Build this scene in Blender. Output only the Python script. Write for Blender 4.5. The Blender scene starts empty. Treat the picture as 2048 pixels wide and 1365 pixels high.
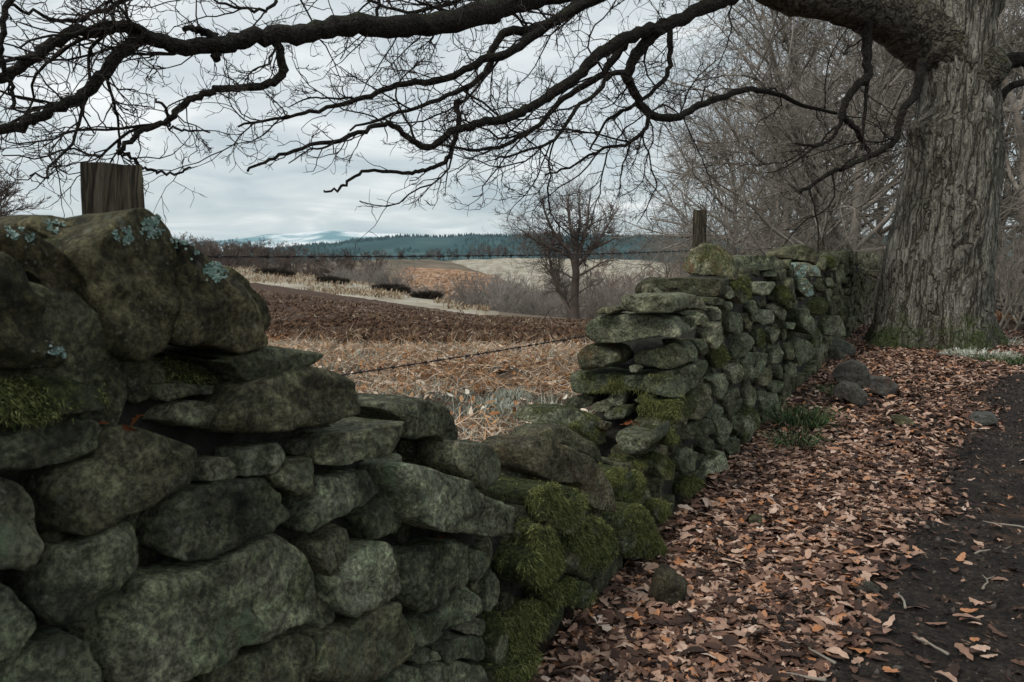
import bpy, math, random
import numpy as np
from mathutils import Vector, noise as mnoise

random.seed(7)
rng = np.random.default_rng(7)
S = bpy.context.scene
COL = S.collection

# ------------------------------------------------------------------ camera
F = 1593.0                       # focal length in photo pixels (28 mm on 36 mm)
CAMH = 1.5
PITCH = math.atan((682.5 - 510) / F)
cd = bpy.data.cameras.new('camera')
cam = bpy.data.objects.new('camera', cd)
COL.objects.link(cam)
cam.location = (0, 0, CAMH)
cam.rotation_euler = (math.pi / 2 - PITCH, 0, 0)
cd.sensor_width = 36
cd.lens = 28
cd.clip_start = 0.05
cd.clip_end = 30000
cd.dof.use_dof = True
cd.dof.focus_distance = 5.5
cd.dof.aperture_fstop = 11.0
S.camera = cam

# ------------------------------------------------------------------ world, sun, exposure
SUN_EL, SUN_AZ = math.radians(48), math.radians(-128)      # azimuth from +Y towards +X
w = bpy.data.worlds.new('World')
S.world = w
w.use_nodes = True
nt = w.node_tree
nt.nodes.clear()
def N(tree, typ, **kw):
    n = tree.nodes.new(typ)
    for k, v in kw.items():
        if k.startswith('i_'):
            n.inputs[k[2:].replace('_', ' ')].default_value = v
        else:
            setattr(n, k, v)
    return n
def ramp(tree, fac, stops, interp='LINEAR'):
    r = tree.nodes.new('ShaderNodeValToRGB')
    r.color_ramp.interpolation = interp
    els = r.color_ramp.elements
    while len(els) < len(stops):
        els.new(0.5)
    for e, (p, c) in zip(els, stops):
        e.position = p
        e.color = (*c, 1) if len(c) == 3 else c
    if fac is not None:
        tree.links.new(fac, r.inputs['Fac'])
    return r.outputs['Color']
def mathn(tree, op, a, b=None, clamp=False):
    m = tree.nodes.new('ShaderNodeMath')
    m.operation = op
    m.use_clamp = clamp
    for i, v in enumerate((a, b)):
        if v is None:
            continue
        if isinstance(v, (int, float)):
            m.inputs[i].default_value = v
        else:
            tree.links.new(v, m.inputs[i])
    return m.outputs[0]
def mixc(tree, fac, a, b, blend='MIX'):
    m = tree.nodes.new('ShaderNodeMix')
    m.data_type = 'RGBA'
    m.blend_type = blend
    for sock, v in ((m.inputs[0], fac), (m.inputs[6], a), (m.inputs[7], b)):
        if isinstance(v, (int, float)):
            sock.default_value = v
        elif isinstance(v, tuple):
            sock.default_value = (*v, 1) if len(v) == 3 else v
        else:
            tree.links.new(v, sock)
    return m.outputs[2]
sky = N(nt, 'ShaderNodeTexSky', sky_type='NISHITA', sun_disc=False)
sky.sun_elevation = SUN_EL
sky.sun_rotation = SUN_AZ
geo = N(nt, 'ShaderNodeTexCoord')
sep = N(nt, 'ShaderNodeSeparateXYZ')
nt.links.new(geo.outputs['Generated'], sep.inputs[0])
zz = mathn(nt, 'ADD', mathn(nt, 'MAXIMUM', sep.outputs[2], 0.0), 0.14)
cb = N(nt, 'ShaderNodeCombineXYZ')
nt.links.new(mathn(nt, 'DIVIDE', sep.outputs[0], zz), cb.inputs[0])
nt.links.new(mathn(nt, 'DIVIDE', sep.outputs[1], zz), cb.inputs[1])
n1 = N(nt, 'ShaderNodeTexNoise', i_Scale=1.15, i_Detail=7.0, i_Roughness=0.55, i_Distortion=0.5)
nt.links.new(cb.outputs[0], n1.inputs['Vector'])
cloud = ramp(nt, n1.outputs[0], [(0.32, (0.43, 0.50, 0.54)), (0.45, (0.565, 0.625, 0.65)),
                                 (0.55, (0.66, 0.705, 0.72)), (0.66, (0.88, 0.895, 0.89))])
skys = mixc(nt, 1.0, sky.outputs[0], (0.1, 0.1, 0.1), 'MULTIPLY')
tot = mixc(nt, 0.9, skys, cloud)
bg = N(nt, 'ShaderNodeBackground', i_Strength=1.0)
nt.links.new(tot, bg.inputs['Color'])
wo = N(nt, 'ShaderNodeOutputWorld')
nt.links.new(bg.outputs[0], wo.inputs[0])

sl = bpy.data.lights.new('sun', 'SUN')
sl.energy = 1.5
sl.angle = math.radians(12)
sl.color = (1.0, 0.95, 0.88)
so = bpy.data.objects.new('sun', sl)
COL.objects.link(so)
sd = Vector((math.sin(SUN_AZ) * math.cos(SUN_EL), math.cos(SUN_AZ) * math.cos(SUN_EL), math.sin(SUN_EL)))
so.rotation_euler = sd.to_track_quat('Z', 'Y').to_euler()
so.location = (0, 0, 30)

vs = S.view_settings
vs.view_transform = 'Standard'
vs.look = 'None'
vs.exposure = 0.25
vs.gamma = 1.0
vs.use_curve_mapping = False
S.render.engine = 'CYCLES'
S.cycles.use_denoising = True
S.cycles.max_bounces = 5
S.cycles.diffuse_bounces = 3
S.cycles.volume_bounces = 1
S.cycles.transparent_max_bounces = 8

# ------------------------------------------------------------------ projection helpers
cp, sp = math.cos(PITCH), math.sin(PITCH)
def ray(X, Y):
    r, up = (X - 1024) / F, (682.5 - Y) / F
    return np.array([r, cp + up * sp, -sp + up * cp])
def at(X, Y, d):
    v = ray(X, Y)
    return np.array([0, 0, CAMH]) + v * (d / v[1])
def on_ground(X, Y, z=0.0):
    v = ray(X, Y)
    t = (z - CAMH) / v[2]
    return np.array([0, 0, CAMH]) + v * t
def hit(X, Y, p0, n):
    v = ray(X, Y)
    o = np.array([0, 0, CAMH])
    return o + v * (np.dot(p0 - o, n) / np.dot(v, n))

W0 = np.array([0.103, 2.785, 0.0])                 # a point at the foot of the wall face
WU = np.array([0.4614, 0.8872, 0.0])               # along the wall
WN = np.array([0.8872, -0.4614, 0.0])              # towards the path
ZA = np.array([0, 0, 1.0])
def wall_s(x, y):                                   # signed distance in front of the wall face
    return (x - W0[0]) * WN[0] + (y - W0[1]) * WN[1]
def wall_u(x, y):
    return (x - W0[0]) * WU[0] + (y - W0[1]) * WU[1]

# ------------------------------------------------------------------ mesh / object helpers
def mesh_np(name, V, Fc, mat=None, smooth=False, attrs=None):
    V = np.asarray(V, np.float32)
    me = bpy.data.meshes.new(name)
    if isinstance(Fc, np.ndarray):
        nf, k = Fc.shape
        me.vertices.add(len(V))
        me.vertices.foreach_set('co', V.ravel())
        me.loops.add(nf * k)
        me.loops.foreach_set('vertex_index', Fc.astype(np.int32).ravel())
        me.polygons.add(nf)
        me.polygons.foreach_set('loop_start', np.arange(0, nf * k, k, dtype=np.int32))
        me.polygons.foreach_set('loop_total', np.full(nf, k, np.int32))
    else:
        me.from_pydata([tuple(v) for v in V.tolist()], [], Fc)
    if smooth:
        me.polygons.foreach_set('use_smooth', np.ones(len(me.polygons), bool))
    me.update(calc_edges=True)
    me.validate()
    if attrs:
        for k, a in attrs.items():
            at_ = me.attributes.new(k, 'FLOAT', 'POINT')
            at_.data.foreach_set('value', np.asarray(a, np.float32))
    if mat:
        me.materials.append(mat)
    return me
def link(name, data, parent=None, **props):
    o = bpy.data.objects.new(name, data)
    COL.objects.link(o)
    if parent is not None:
        o.parent = parent
    for k, v in props.items():
        o[k] = v
    return o
def thing(name, label, cat, loc=(0, 0, 0), group=None):
    o = bpy.data.objects.new(name, None)
    COL.objects.link(o)
    o.location = loc
    o.empty_display_size = 0.1
    o['label'] = label
    o['category'] = cat
    if group:
        o['group'] = group
    return o
def norm(v):
    return v / np.maximum(np.linalg.norm(v, axis=-1, keepdims=True), 1e-9)
class Noise2:
    """value noise on numpy arrays"""
    def __init__(self, seed):
        self.t = np.random.default_rng(seed).random((256, 256))
    def __call__(self, x, y, oct=1, rough=0.5):
        out = np.zeros(np.broadcast(x, y).shape)
        amp, tot = 1.0, 0.0
        for o in range(oct):
            xi, yi = np.floor(x).astype(int), np.floor(y).astype(int)
            fx, fy = x - xi, y - yi
            fx, fy = fx * fx * (3 - 2 * fx), fy * fy * (3 - 2 * fy)
            a = self.t[xi & 255, yi & 255]; b = self.t[(xi + 1) & 255, yi & 255]
            c = self.t[xi & 255, (yi + 1) & 255]; d = self.t[(xi + 1) & 255, (yi + 1) & 255]
            out += amp * ((a * (1 - fx) + b * fx) * (1 - fy) + (c * (1 - fx) + d * fx) * fy)
            tot += amp
            amp *= rough
            x = x * 2.03 + 17.1
            y = y * 2.03 + 9.7
        return out / tot * 2 - 1
NZ = Noise2(3)

# ------------------------------------------------------------------ materials
def new_mat(name):
    m = bpy.data.materials.new(name)
    m.use_nodes = True
    t = m.node_tree
    t.nodes.clear()
    b = t.nodes.new('ShaderNodeBsdfPrincipled')
    o = t.nodes.new('ShaderNodeOutputMaterial')
    t.links.new(b.outputs[0], o.inputs[0])
    b.inputs['Specular IOR Level'].default_value = 0.25
    b.inputs['Roughness'].default_value = 0.9
    return m, t, b
def noise(t, vec, scale, detail=4.0, rough=0.55, dist=0.0):
    n = N(t, 'ShaderNodeTexNoise', i_Scale=scale, i_Detail=detail, i_Roughness=rough, i_Distortion=dist)
    if vec is not None:
        t.links.new(vec, n.inputs['Vector'])
    return n.outputs[0]
def gpos(t):
    return N(t, 'ShaderNodeNewGeometry').outputs['Position']
def bump(t, b, h, strength=0.5, dist=0.02, prev=None):
    n = N(t, 'ShaderNodeBump', i_Strength=strength, i_Distance=dist)
    t.links.new(h, n.inputs['Height'])
    if prev is not None:
        t.links.new(prev, n.inputs['Normal'])
    t.links.new(n.outputs[0], b.inputs['Normal'])
    return n.outputs[0]
def scaled(t, vec, s):
    m = N(t, 'ShaderNodeVectorMath', operation='MULTIPLY')
    t.links.new(vec, m.inputs[0])
    m.inputs[1].default_value = s
    return m.outputs[0]
def flat_mat(name, stops, scale=3.0, bumps=None, rough=0.9, detail=5.0, island=False, spec=0.2):
    m, t, b = new_mat(name)
    g = N(t, 'ShaderNodeNewGeometry')
    if island:
        fac = g.outputs['Random Per Island']
    else:
        fac = noise(t, g.outputs['Position'], scale, detail, 0.6)
    c = ramp(t, fac, stops)
    if island:
        n = noise(t, g.outputs['Position'], scale, 3.0)
        c = mixc(t, 0.5, c, ramp(t, n, [(0.3, (0.45, 0.45, 0.45)), (0.7, (1.2, 1.2, 1.2))]), 'MULTIPLY')
    t.links.new(c, b.inputs['Base Color'])
    b.inputs['Roughness'].default_value = rough
    b.inputs['Specular IOR Level'].default_value = spec
    if bumps:
        bump(t, b, noise(t, g.outputs['Position'], bumps[0], 5.0, 0.65), bumps[1], bumps[2])
    return m

def stone_material():
    m, t, b = new_mat('gritstone')
    g = N(t, 'ShaderNodeNewGeometry')
    p = g.outputs['Position']
    oi = N(t, 'ShaderNodeObjectInfo')
    rnd = oi.outputs['Random']
    off = N(t, 'ShaderNodeVectorMath', operation='ADD')
    t.links.new(p, off.inputs[0])
    cx = N(t, 'ShaderNodeCombineXYZ')
    t.links.new(mathn(t, 'MULTIPLY', rnd, 37.0), cx.inputs[0])
    t.links.new(mathn(t, 'MULTIPLY', rnd, 11.0), cx.inputs[2])
    t.links.new(cx.outputs[0], off.inputs[1])
    v = off.outputs[0]
    big = noise(t, v, 3.6, 5.0, 0.6, 0.3)
    mid = noise(t, v, 13.0, 9.0, 0.74, 0.5)
    fine = noise(t, v, 75.0, 6.0, 0.75)
    base = ramp(t, big, [(0.30, (0.076, 0.075, 0.057)), (0.44, (0.148, 0.149, 0.112)), (0.56, (0.228, 0.230, 0.178)), (0.70, (0.31, 0.305, 0.245))])
    warm = ramp(t, rnd, [(0.0, (0.45, 0.43, 0.37)), (0.25, (0.80, 0.84, 0.74)), (0.45, (1.1, 1.1, 1.0)), (0.6, (0.75, 0.68, 0.55)), (0.8, (1.4, 1.38, 1.3)), (1.0, (0.6, 0.65, 0.56))])
    c = mixc(t, 1.0, base, warm, 'MULTIPLY')
    mot = ramp(t, mathn(t, 'FRACT', mathn(t, 'MULTIPLY', rnd, 7.31)), [(0.0, (0.35, 0.35, 0.35)), (0.5, (0.75, 0.75, 0.75)), (1.0, (1, 1, 1))])
    c = mixc(t, mot, c, ramp(t, mid, [(0.39, (0.34, 0.34, 0.32)), (0.47, (0.82, 0.82, 0.80)), (0.54, (1.2, 1.2, 1.15)), (0.61, (1.9, 1.9, 1.8))]), 'MULTIPLY')
    c = mixc(t, 0.8, c, ramp(t, fine, [(0.40, (0.32, 0.32, 0.32)), (0.50, (1.0, 1.0, 1.0)), (0.60, (1.95, 1.95, 1.85))]), 'MULTIPLY')
    # vertical algae streaks, pale green
    st = noise(t, scaled(t, v, (22.0, 22.0, 5.0)), 1.0, 4.0, 0.6)
    alg = mathn(t, 'MULTIPLY', ramp(t, st, [(0.46, (0, 0, 0)), (0.64, (1, 1, 1))]), ramp(t, noise(t, v, 2.6, 3.0), [(0.42, (0, 0, 0)), (0.6, (1, 1, 1))]))
    ua = N(t, 'ShaderNodeAttribute', attribute_type='OBJECT', attribute_name='algae').outputs['Fac']
    c = mixc(t, mathn(t, 'MULTIPLY', alg, mathn(t, 'MULTIPLY', ua, 0.8)), c, (0.165, 0.21, 0.135))
    # blotches of pale green algae and of dark damp growth
    bl = ramp(t, noise(t, v, 7.5, 7.0, 0.7, 0.8), [(0.50, (0, 0, 0)), (0.60, (1, 1, 1))])
    c = mixc(t, mathn(t, 'MULTIPLY', bl, mathn(t, 'MULTIPLY', ua, 0.7)), c, mixc(t, 1.0, c, (1.5, 1.7, 1.5), 'MULTIPLY'))
    dk = ramp(t, noise(t, v, 5.5, 7.0, 0.7, 0.6), [(0.53, (0, 0, 0)), (0.62, (1, 1, 1))])
    c = mixc(t, mathn(t, 'MULTIPLY', dk, 0.8), c, mixc(t, 1.0, c, (0.32, 0.34, 0.24), 'MULTIPLY'))
    ug = N(t, 'ShaderNodeAttribute', attribute_type='OBJECT', attribute_name='grey').outputs['Fac']
    c = mixc(t, mathn(t, 'MULTIPLY', ug, 0.85), c, mixc(t, 1.0, ramp(t, mid, [(0.35, (0.055, 0.055, 0.057)), (0.6, (0.135, 0.132, 0.13))]), ramp(t, fine, [(0.36, (0.6, 0.6, 0.6)), (0.66, (1.4, 1.4, 1.4))]), 'MULTIPLY'))
    # dark tint: colour of coping and darker stones, painted joint shade on fillers
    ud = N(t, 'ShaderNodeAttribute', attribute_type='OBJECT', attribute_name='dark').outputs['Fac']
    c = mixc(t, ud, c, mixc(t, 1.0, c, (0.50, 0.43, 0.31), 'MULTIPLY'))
    # rusty patch
    ur = N(t, 'ShaderNodeAttribute', attribute_type='OBJECT', attribute_name='rust').outputs['Fac']
    rn = ramp(t, noise(t, v, 9.0, 4.0), [(0.48, (0, 0, 0)), (0.62, (1, 1, 1))])
    c = mixc(t, mathn(t, 'MULTIPLY', rn, ur), c, (0.22, 0.085, 0.025))
    # crustose lichen flecks
    vo = N(t, 'ShaderNodeTexVoronoi', i_Scale=26.0, i_Randomness=1.0)
    t.links.new(v, vo.inputs['Vector'])
    fl = mathn(t, 'MULTIPLY', ramp(t, vo.outputs['Distance'], [(0.12, (1, 1, 1)), (0.26, (0, 0, 0))]), ramp(t, noise(t, v, 6.0, 2.0), [(0.52, (0, 0, 0)), (0.62, (1, 1, 1))]))
    c = mixc(t, mathn(t, 'MULTIPLY', fl, 0.55), c, (0.30, 0.31, 0.25))
    vs2 = N(t, 'ShaderNodeTexVoronoi', i_Scale=85.0, i_Randomness=1.0)
    t.links.new(v, vs2.inputs['Vector'])
    sp2 = mathn(t, 'MULTIPLY', ramp(t, vs2.outputs['Distance'], [(0.16, (1, 1, 1)), (0.30, (0, 0, 0))]), ramp(t, noise(t, v, 11.0, 3.0), [(0.50, (0, 0, 0)), (0.58, (1, 1, 1))]))
    c = mixc(t, mathn(t, 'MULTIPLY', sp2, 0.6), c, (0.30, 0.30, 0.235))
    # moss on upward faces
    um = N(t, 'ShaderNodeAttribute', attribute_type='OBJECT', attribute_name='moss').outputs['Fac']
    sx = N(t, 'ShaderNodeSeparateXYZ')
    t.links.new(g.outputs['Normal'], sx.inputs[0])
    mn = mathn(t, 'ADD', mathn(t, 'MULTIPLY', sx.outputs[2], 0.5), mathn(t, 'MULTIPLY', mathn(t, 'SUBTRACT', noise(t, v, 7.0, 5.0, 0.65), 0.5), 2.2))
    mf = mathn(t, 'ADD', mn, mathn(t, 'SUBTRACT', mathn(t, 'MULTIPLY', um, 1.3), 0.95))
    mfac = ramp(t, mf, [(0.0, (0, 0, 0)), (0.25, (1, 1, 1))])
    mc = ramp(t, noise(t, v, 60.0, 4.0, 0.7), [(0.34, (0.012, 0.017, 0.006)), (0.5, (0.045, 0.055, 0.016)), (0.64, (0.13, 0.135, 0.045))])
    c = mixc(t, mfac, c, mc)
    t.links.new(c, b.inputs['Base Color'])
    b.inputs['Roughness'].default_value = 0.88
    hsum = mathn(t, 'ADD', mathn(t, 'MULTIPLY', mid, 1.0), mathn(t, 'MULTIPLY', fine, 0.45))
    hsum = mathn(t, 'ADD', hsum, mathn(t, 'MULTIPLY', mfac, 0.35))
    bump(t, b, hsum, 1.0, 0.045)
    return m
M = {}
M['stone'] = stone_material()
M['core'] = flat_mat('wall_core', [(0.3, (0.012, 0.012, 0.010)), (0.7, (0.05, 0.048, 0.04))], 14.0, (20.0, 0.9, 0.05))  # dark rubble, near black so its colour carries the shade of the joints
M['moss'] = flat_mat('moss', [(0.0, (0.022, 0.032, 0.010)), (0.5, (0.10, 0.115, 0.032)), (1.0, (0.34, 0.34, 0.13))], 9.0, island=True)
M['lichen'] = flat_mat('lichen', [(0.0, (0.16, 0.25, 0.21)), (0.6, (0.27, 0.38, 0.33)), (1.0, (0.42, 0.48, 0.43))], 60.0, (200.0, 0.6, 0.004), island=True)
M['leaf'] = flat_mat('dead_leaf', [(0.0, (0.022, 0.013, 0.010)), (0.28, (0.075, 0.038, 0.025)), (0.52, (0.17, 0.088, 0.058)), (0.68, (0.35, 0.21, 0.148)), (0.82, (0.54, 0.37, 0.275)), (0.92, (0.44, 0.18, 0.07)), (1.0, (0.68, 0.53, 0.43))], 45.0, island=True, rough=0.7, spec=0.3)
M['bark'] = None
def bark_material(name, cols, sc=(9.0, 9.0, 1.6), moss=0.0, depth=0.05, strength=1.0, mosscol=((0.02, 0.035, 0.008), (0.10, 0.125, 0.035)), low=None):
    m, t, b = new_mat(name)
    g = N(t, 'ShaderNodeNewGeometry')
    p = g.outputs['Position']
    wv = noise(t, p, 3.0, 3.0)
    ps = scaled(t, p, sc)
    ad = N(t, 'ShaderNodeVectorMath', operation='ADD')
    t.links.new(ps, ad.inputs[0])
    cc = N(t, 'ShaderNodeCombineXYZ')
    t.links.new(mathn(t, 'MULTIPLY', wv, 1.2), cc.inputs[0])
    t.links.new(mathn(t, 'MULTIPLY', wv, 1.2), cc.inputs[1])
    t.links.new(cc.outputs[0], ad.inputs[1])
    def furrow(sc_, det):
        nn = noise(t, ad.outputs[0], sc_, det, 0.55, 0.15)
        return ramp(t, mathn(t, 'ABSOLUTE', mathn(t, 'SUBTRACT', nn, 0.5)), [(0.0, (0, 0, 0)), (0.05, (0.65, 0.65, 0.65)), (0.14, (1, 1, 1))])
    crack = mathn(t, 'MULTIPLY', furrow(1.0, 2.0), mathn(t, 'ADD', mathn(t, 'MULTIPLY', furrow(2.3, 2.0), 0.5), 0.5))
    fn = noise(t, ad.outputs[0], 3.5, 6.0, 0.7)
    c = ramp(t, fn, [(0.3, cols[0]), (0.5, cols[1]), (0.72, cols[2])])
    c = mixc(t, 1.0, c, mixc(t, crack, (0.16, 0.14, 0.12), (1, 1, 1)), 'MULTIPLY')
    c = mixc(t, 0.5, c, ramp(t, noise(t, p, 1.2, 3.0), [(0.35, (0.6, 0.62, 0.5)), (0.65, (1.2, 1.15, 1.1))]), 'MULTIPLY')
    if moss:
        sx = N(t, 'ShaderNodeSeparateXYZ')
        t.links.new(g.outputs['Normal'], sx.inputs[0])
        mf = mathn(t, 'ADD', mathn(t, 'MULTIPLY', sx.outputs[2], 0.45), mathn(t, 'MULTIPLY', mathn(t, 'SUBTRACT', noise(t, p, 2.4, 5.0, 0.65), 0.5), 1.6))
        if low:
            sz = N(t, 'ShaderNodeSeparateXYZ')
            t.links.new(p, sz.inputs[0])
            lowf = mathn(t, 'SUBTRACT', 1.0, mathn(t, 'DIVIDE', sz.outputs[2], low), True)
            mf = mathn(t, 'ADD', mf, mathn(t, 'MULTIPLY', lowf, 0.75))
        mfac = ramp(t, mathn(t, 'ADD', mf, moss - 0.6), [(0.05, (0, 0, 0)), (0.4, (1, 1, 1))])
        mc = ramp(t, noise(t, p, 30.0, 4.0, 0.7), [(0.3, mosscol[0]), (0.7, mosscol[1])])
        c = mixc(t, mathn(t, 'MULTIPLY', mfac, 0.9), c, mc)
    t.links.new(c, b.inputs['Base Color'])
    h = mathn(t, 'ADD', crack, mathn(t, 'MULTIPLY', fn, 0.6))
    bump(t, b, h, strength, depth)
    return m
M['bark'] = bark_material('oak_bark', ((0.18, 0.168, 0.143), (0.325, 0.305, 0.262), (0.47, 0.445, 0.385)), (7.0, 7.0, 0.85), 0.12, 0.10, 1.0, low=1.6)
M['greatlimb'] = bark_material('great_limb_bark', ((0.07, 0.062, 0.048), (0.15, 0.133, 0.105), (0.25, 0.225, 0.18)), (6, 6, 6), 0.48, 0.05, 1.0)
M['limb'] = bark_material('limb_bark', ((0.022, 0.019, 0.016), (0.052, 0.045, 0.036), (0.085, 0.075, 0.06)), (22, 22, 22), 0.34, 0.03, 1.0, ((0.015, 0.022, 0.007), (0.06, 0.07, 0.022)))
M['twig'] = flat_mat('twig_bark', [(0.3, (0.026, 0.021, 0.018)), (0.7, (0.065, 0.053, 0.045))], 6.0)
M['woodtwig'] = flat_mat('wood_twig', [(0.35, (0.12, 0.102, 0.084)), (0.65, (0.33, 0.295, 0.25))], 0.8)
M['paletwig'] = flat_mat('pale_twig', [(0.3, (0.16, 0.135, 0.105)), (0.7, (0.34, 0.30, 0.25))], 3.0)
M['valleytwig'] = flat_mat('valley_twig', [(0.35, (0.16, 0.135, 0.115)), (0.65, (0.34, 0.30, 0.265))], 0.15)
M['browntwig'] = flat_mat('brown_twig', [(0.35, (0.065, 0.045, 0.036)), (0.65, (0.16, 0.115, 0.092))], 0.1)
M['lonetwig'] = flat_mat('lone_twig', [(0.35, (0.075, 0.059, 0.050)), (0.65, (0.17, 0.135, 0.115))], 0.4)
M['redtwig'] = flat_mat('red_twig', [(0.35, (0.13, 0.07, 0.058)), (0.65, (0.26, 0.16, 0.13))], 0.1)
M['post'] = bark_material('weathered_post', ((0.045, 0.037, 0.027), (0.085, 0.072, 0.052), (0.14, 0.12, 0.085)), (30, 30, 2.2), 0.12, 0.006, 0.5)
M['wire'] = flat_mat('rusty_wire', [(0.3, (0.02, 0.017, 0.016)), (0.7, (0.06, 0.05, 0.048))], 40.0, rough=0.6)
M['bracken'] = flat_mat('dead_bracken', [(0.0, (0.16, 0.07, 0.03)), (0.22, (0.45, 0.19, 0.065)), (0.45, (0.60, 0.34, 0.17)), (0.7, (0.72, 0.55, 0.40)), (1.0, (0.80, 0.72, 0.60))], 5.0, island=True)
M['straw'] = flat_mat('straw', [(0.0, (0.16, 0.10, 0.06)), (0.5, (0.34, 0.25, 0.16)), (1.0, (0.62, 0.52, 0.38))], 5.0, island=True)
M['frost'] = flat_mat('pale_grass', [(0.0, (0.20, 0.22, 0.15)), (0.5, (0.44, 0.46, 0.37)), (1.0, (0.72, 0.73, 0.65))], 5.0, island=True)
M['green'] = flat_mat('green_grass', [(0.0, (0.03, 0.06, 0.02)), (0.6, (0.08, 0.13, 0.05)), (1.0, (0.22, 0.25, 0.13))], 5.0, island=True)
M['soilclod'] = flat_mat('soil_clod', [(0.0, (0.045, 0.024, 0.014)), (0.6, (0.095, 0.053, 0.031)), (1.0, (0.16, 0.095, 0.058))], 20.0, island=True)
M['heather'] = flat_mat('heather', [(0.0, (0.015, 0.012, 0.009)), (1.0, (0.06, 0.045, 0.03))], 3.0, island=True)
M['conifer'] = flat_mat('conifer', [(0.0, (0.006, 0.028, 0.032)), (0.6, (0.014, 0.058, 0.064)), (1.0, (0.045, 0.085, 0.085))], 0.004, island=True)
M['snowhill'] = None

# ------------------------------------------------------------------ terrain
TX = np.array([-3.0, -0.62, -0.45, -0.316, -0.178, -0.046, 0.0885, 0.2, 0.4, 3.0])
E1 = np.array([90, 88, 80, 70, 62, 52, 48, 46, 46, 46.0])
Y1 = np.array([535, 535, 548, 568, 600, 631, 641, 642, 642, 642.0])
E2 = np.array([120, 120, 112, 102, 94, 58, 52, 50, 50, 50.0])
Y2 = np.array([518, 518, 525, 540, 571, 621, 645, 648, 648, 648.0])
VZ = np.array([-6, -6, -7, -9, -11, -13, -13, -12, -10, -8.0])       # valley floor
HD = np.array([280, 280, 280, 290, 340, 420, 430, 380, 300, 300.0])    # far hill distance
HY = np.array([530, 530, 538, 535, 522, 519, 517, 524, 530, 530.0])
def terrain(x, y):
    x = np.asarray(x, float); y = np.asarray(y, float)
    s = wall_s(x, y)
    d = np.sqrt(x * x + y * y)
    yy = np.maximum(y, 1e-3)
    tx = np.where(y > 1, x / yy, np.sign(x) * 3)
    tx = np.clip(tx, -3, 3)
    e1 = np.interp(tx, TX, E1); e2 = np.interp(tx, TX, E2)
    k = np.sqrt(1 + tx * tx)
    dd = np.where(y > 1, y, 0.0)
    z1 = CAMH - (np.interp(tx, TX, Y1) - 510) / F * e1
    z2 = CAMH - (np.interp(tx, TX, Y2) - 510) / F * e2
    vz = np.interp(tx, TX, VZ)
    hd = np.interp(tx, TX, HD)
    hz = CAMH - (np.interp(tx, TX, HY) - 510) / F * hd
    z = np.zeros_like(x)
    def seg(a, b, za, zb, sm=True):
        t = np.clip((dd - a) / np.maximum(b - a, 1e-3), 0, 1)
        if sm:
            t = t * t * (3 - 2 * t)
        return za + (zb - za) * t
    t1 = np.clip((dd - 13) / np.maximum(e1 - 13, 1), 0, 1)
    zf = z1 * (t1 ** 1.0)
    z = zf
    z = np.where(dd > e1, seg(e1, e2, z1, z2, False), z)
    z = np.where(dd > e2, seg(e2, e2 + 55, z2, vz), z)
    z = np.where(dd > e2 + 55, vz, z)
    z = np.where(dd > 190, seg(190, hd, vz, hz, False), z)
    z = np.where(dd > hd, seg(hd, hd + 250, hz, hz - 14), z)
    z = np.where(dd > hd + 250, hz - 14, z)
    # the path side of the wall is level
    wgt = np.clip((s - 0.0) / 6.0 - 0.0, 0, 1)
    far = np.clip((dd - 45) / 60, 0, 1)
    wgt = wgt * (1 - far)
    z = z * (1 - wgt)
    return z
def ground_material():
    m, t, b = new_mat('ground')
    p = gpos(t)
    pale = N(t, 'ShaderNodeAttribute', attribute_name='pale').outputs['Fac']
    quarry = N(t, 'ShaderNodeAttribute', attribute_name='quarry').outputs['Fac']
    near = N(t, 'ShaderNodeAttribute', attribute_name='litter').outputs['Fac']
    c = ramp(t, noise(t, p, 0.07, 6.0, 0.65), [(0.35, (0.085, 0.065, 0.042)), (0.55, (0.16, 0.125, 0.085)), (0.7, (0.22, 0.18, 0.13))])
    pc = ramp(t, noise(t, scaled(t, p, (0.30, 0.10, 0.1)), 1.0, 8.0, 0.75), [(0.32, (0.19, 0.15, 0.10)), (0.46, (0.32, 0.28, 0.21)), (0.60, (0.45, 0.41, 0.33)), (0.72, (0.36, 0.24, 0.14))])
    def soft(a, sc):
        sc = sc * 3.0
        return ramp(t, mathn(t, 'ADD', a, mathn(t, 'MULTIPLY', mathn(t, 'SUBTRACT', noise(t, p, sc, 4.0), 0.5), 0.9)), [(0.42, (0, 0, 0)), (0.58, (1, 1, 1))])
    c = mixc(t, soft(pale, 0.08), c, pc)
    qc = ramp(t, noise(t, p, 0.22, 6.0, 0.7), [(0.33, (0.12, 0.06, 0.03)), (0.5, (0.30, 0.165, 0.085)), (0.7, (0.50, 0.34, 0.23))])
    c = mixc(t, soft(quarry, 0.06), c, qc)
    lc = ramp(t, noise(t, p, 22.0, 6.0, 0.7), [(0.35, (0.016, 0.010, 0.007)), (0.55, (0.045, 0.027, 0.018)), (0.7, (0.12, 0.065, 0.038))])
    c = mixc(t, near, c, lc)
    t.links.new(c, b.inputs['Base Color'])
    b.inputs['Roughness'].default_value = 0.95
    bump(t, b, mathn(t, 'ADD', noise(t, p, 30.0, 4.0, 0.7), mathn(t, 'MULTIPLY', noise(t, p, 1.2, 4.0, 0.7), 6.0)), 0.7, 0.02)
    return m
M['ground'] = ground_material()
az = np.concatenate([np.linspace(-180, -50, 40)[:-1], np.linspace(-50, 50, 200), np.linspace(50, 180, 40)[1:]])
rr = np.concatenate([[0.0], np.geomspace(0.6, 30, 100), np.geomspace(30, 600, 110)[1:], np.geomspace(600, 14000, 40)[1:]])
A, R = np.meshgrid(np.radians(az), rr, indexing='ij')
gx, gy = R * np.sin(A), R * np.cos(A)
gz = terrain(gx, gy)
nearw = np.clip(1 - R / 60, 0, 1)
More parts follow.
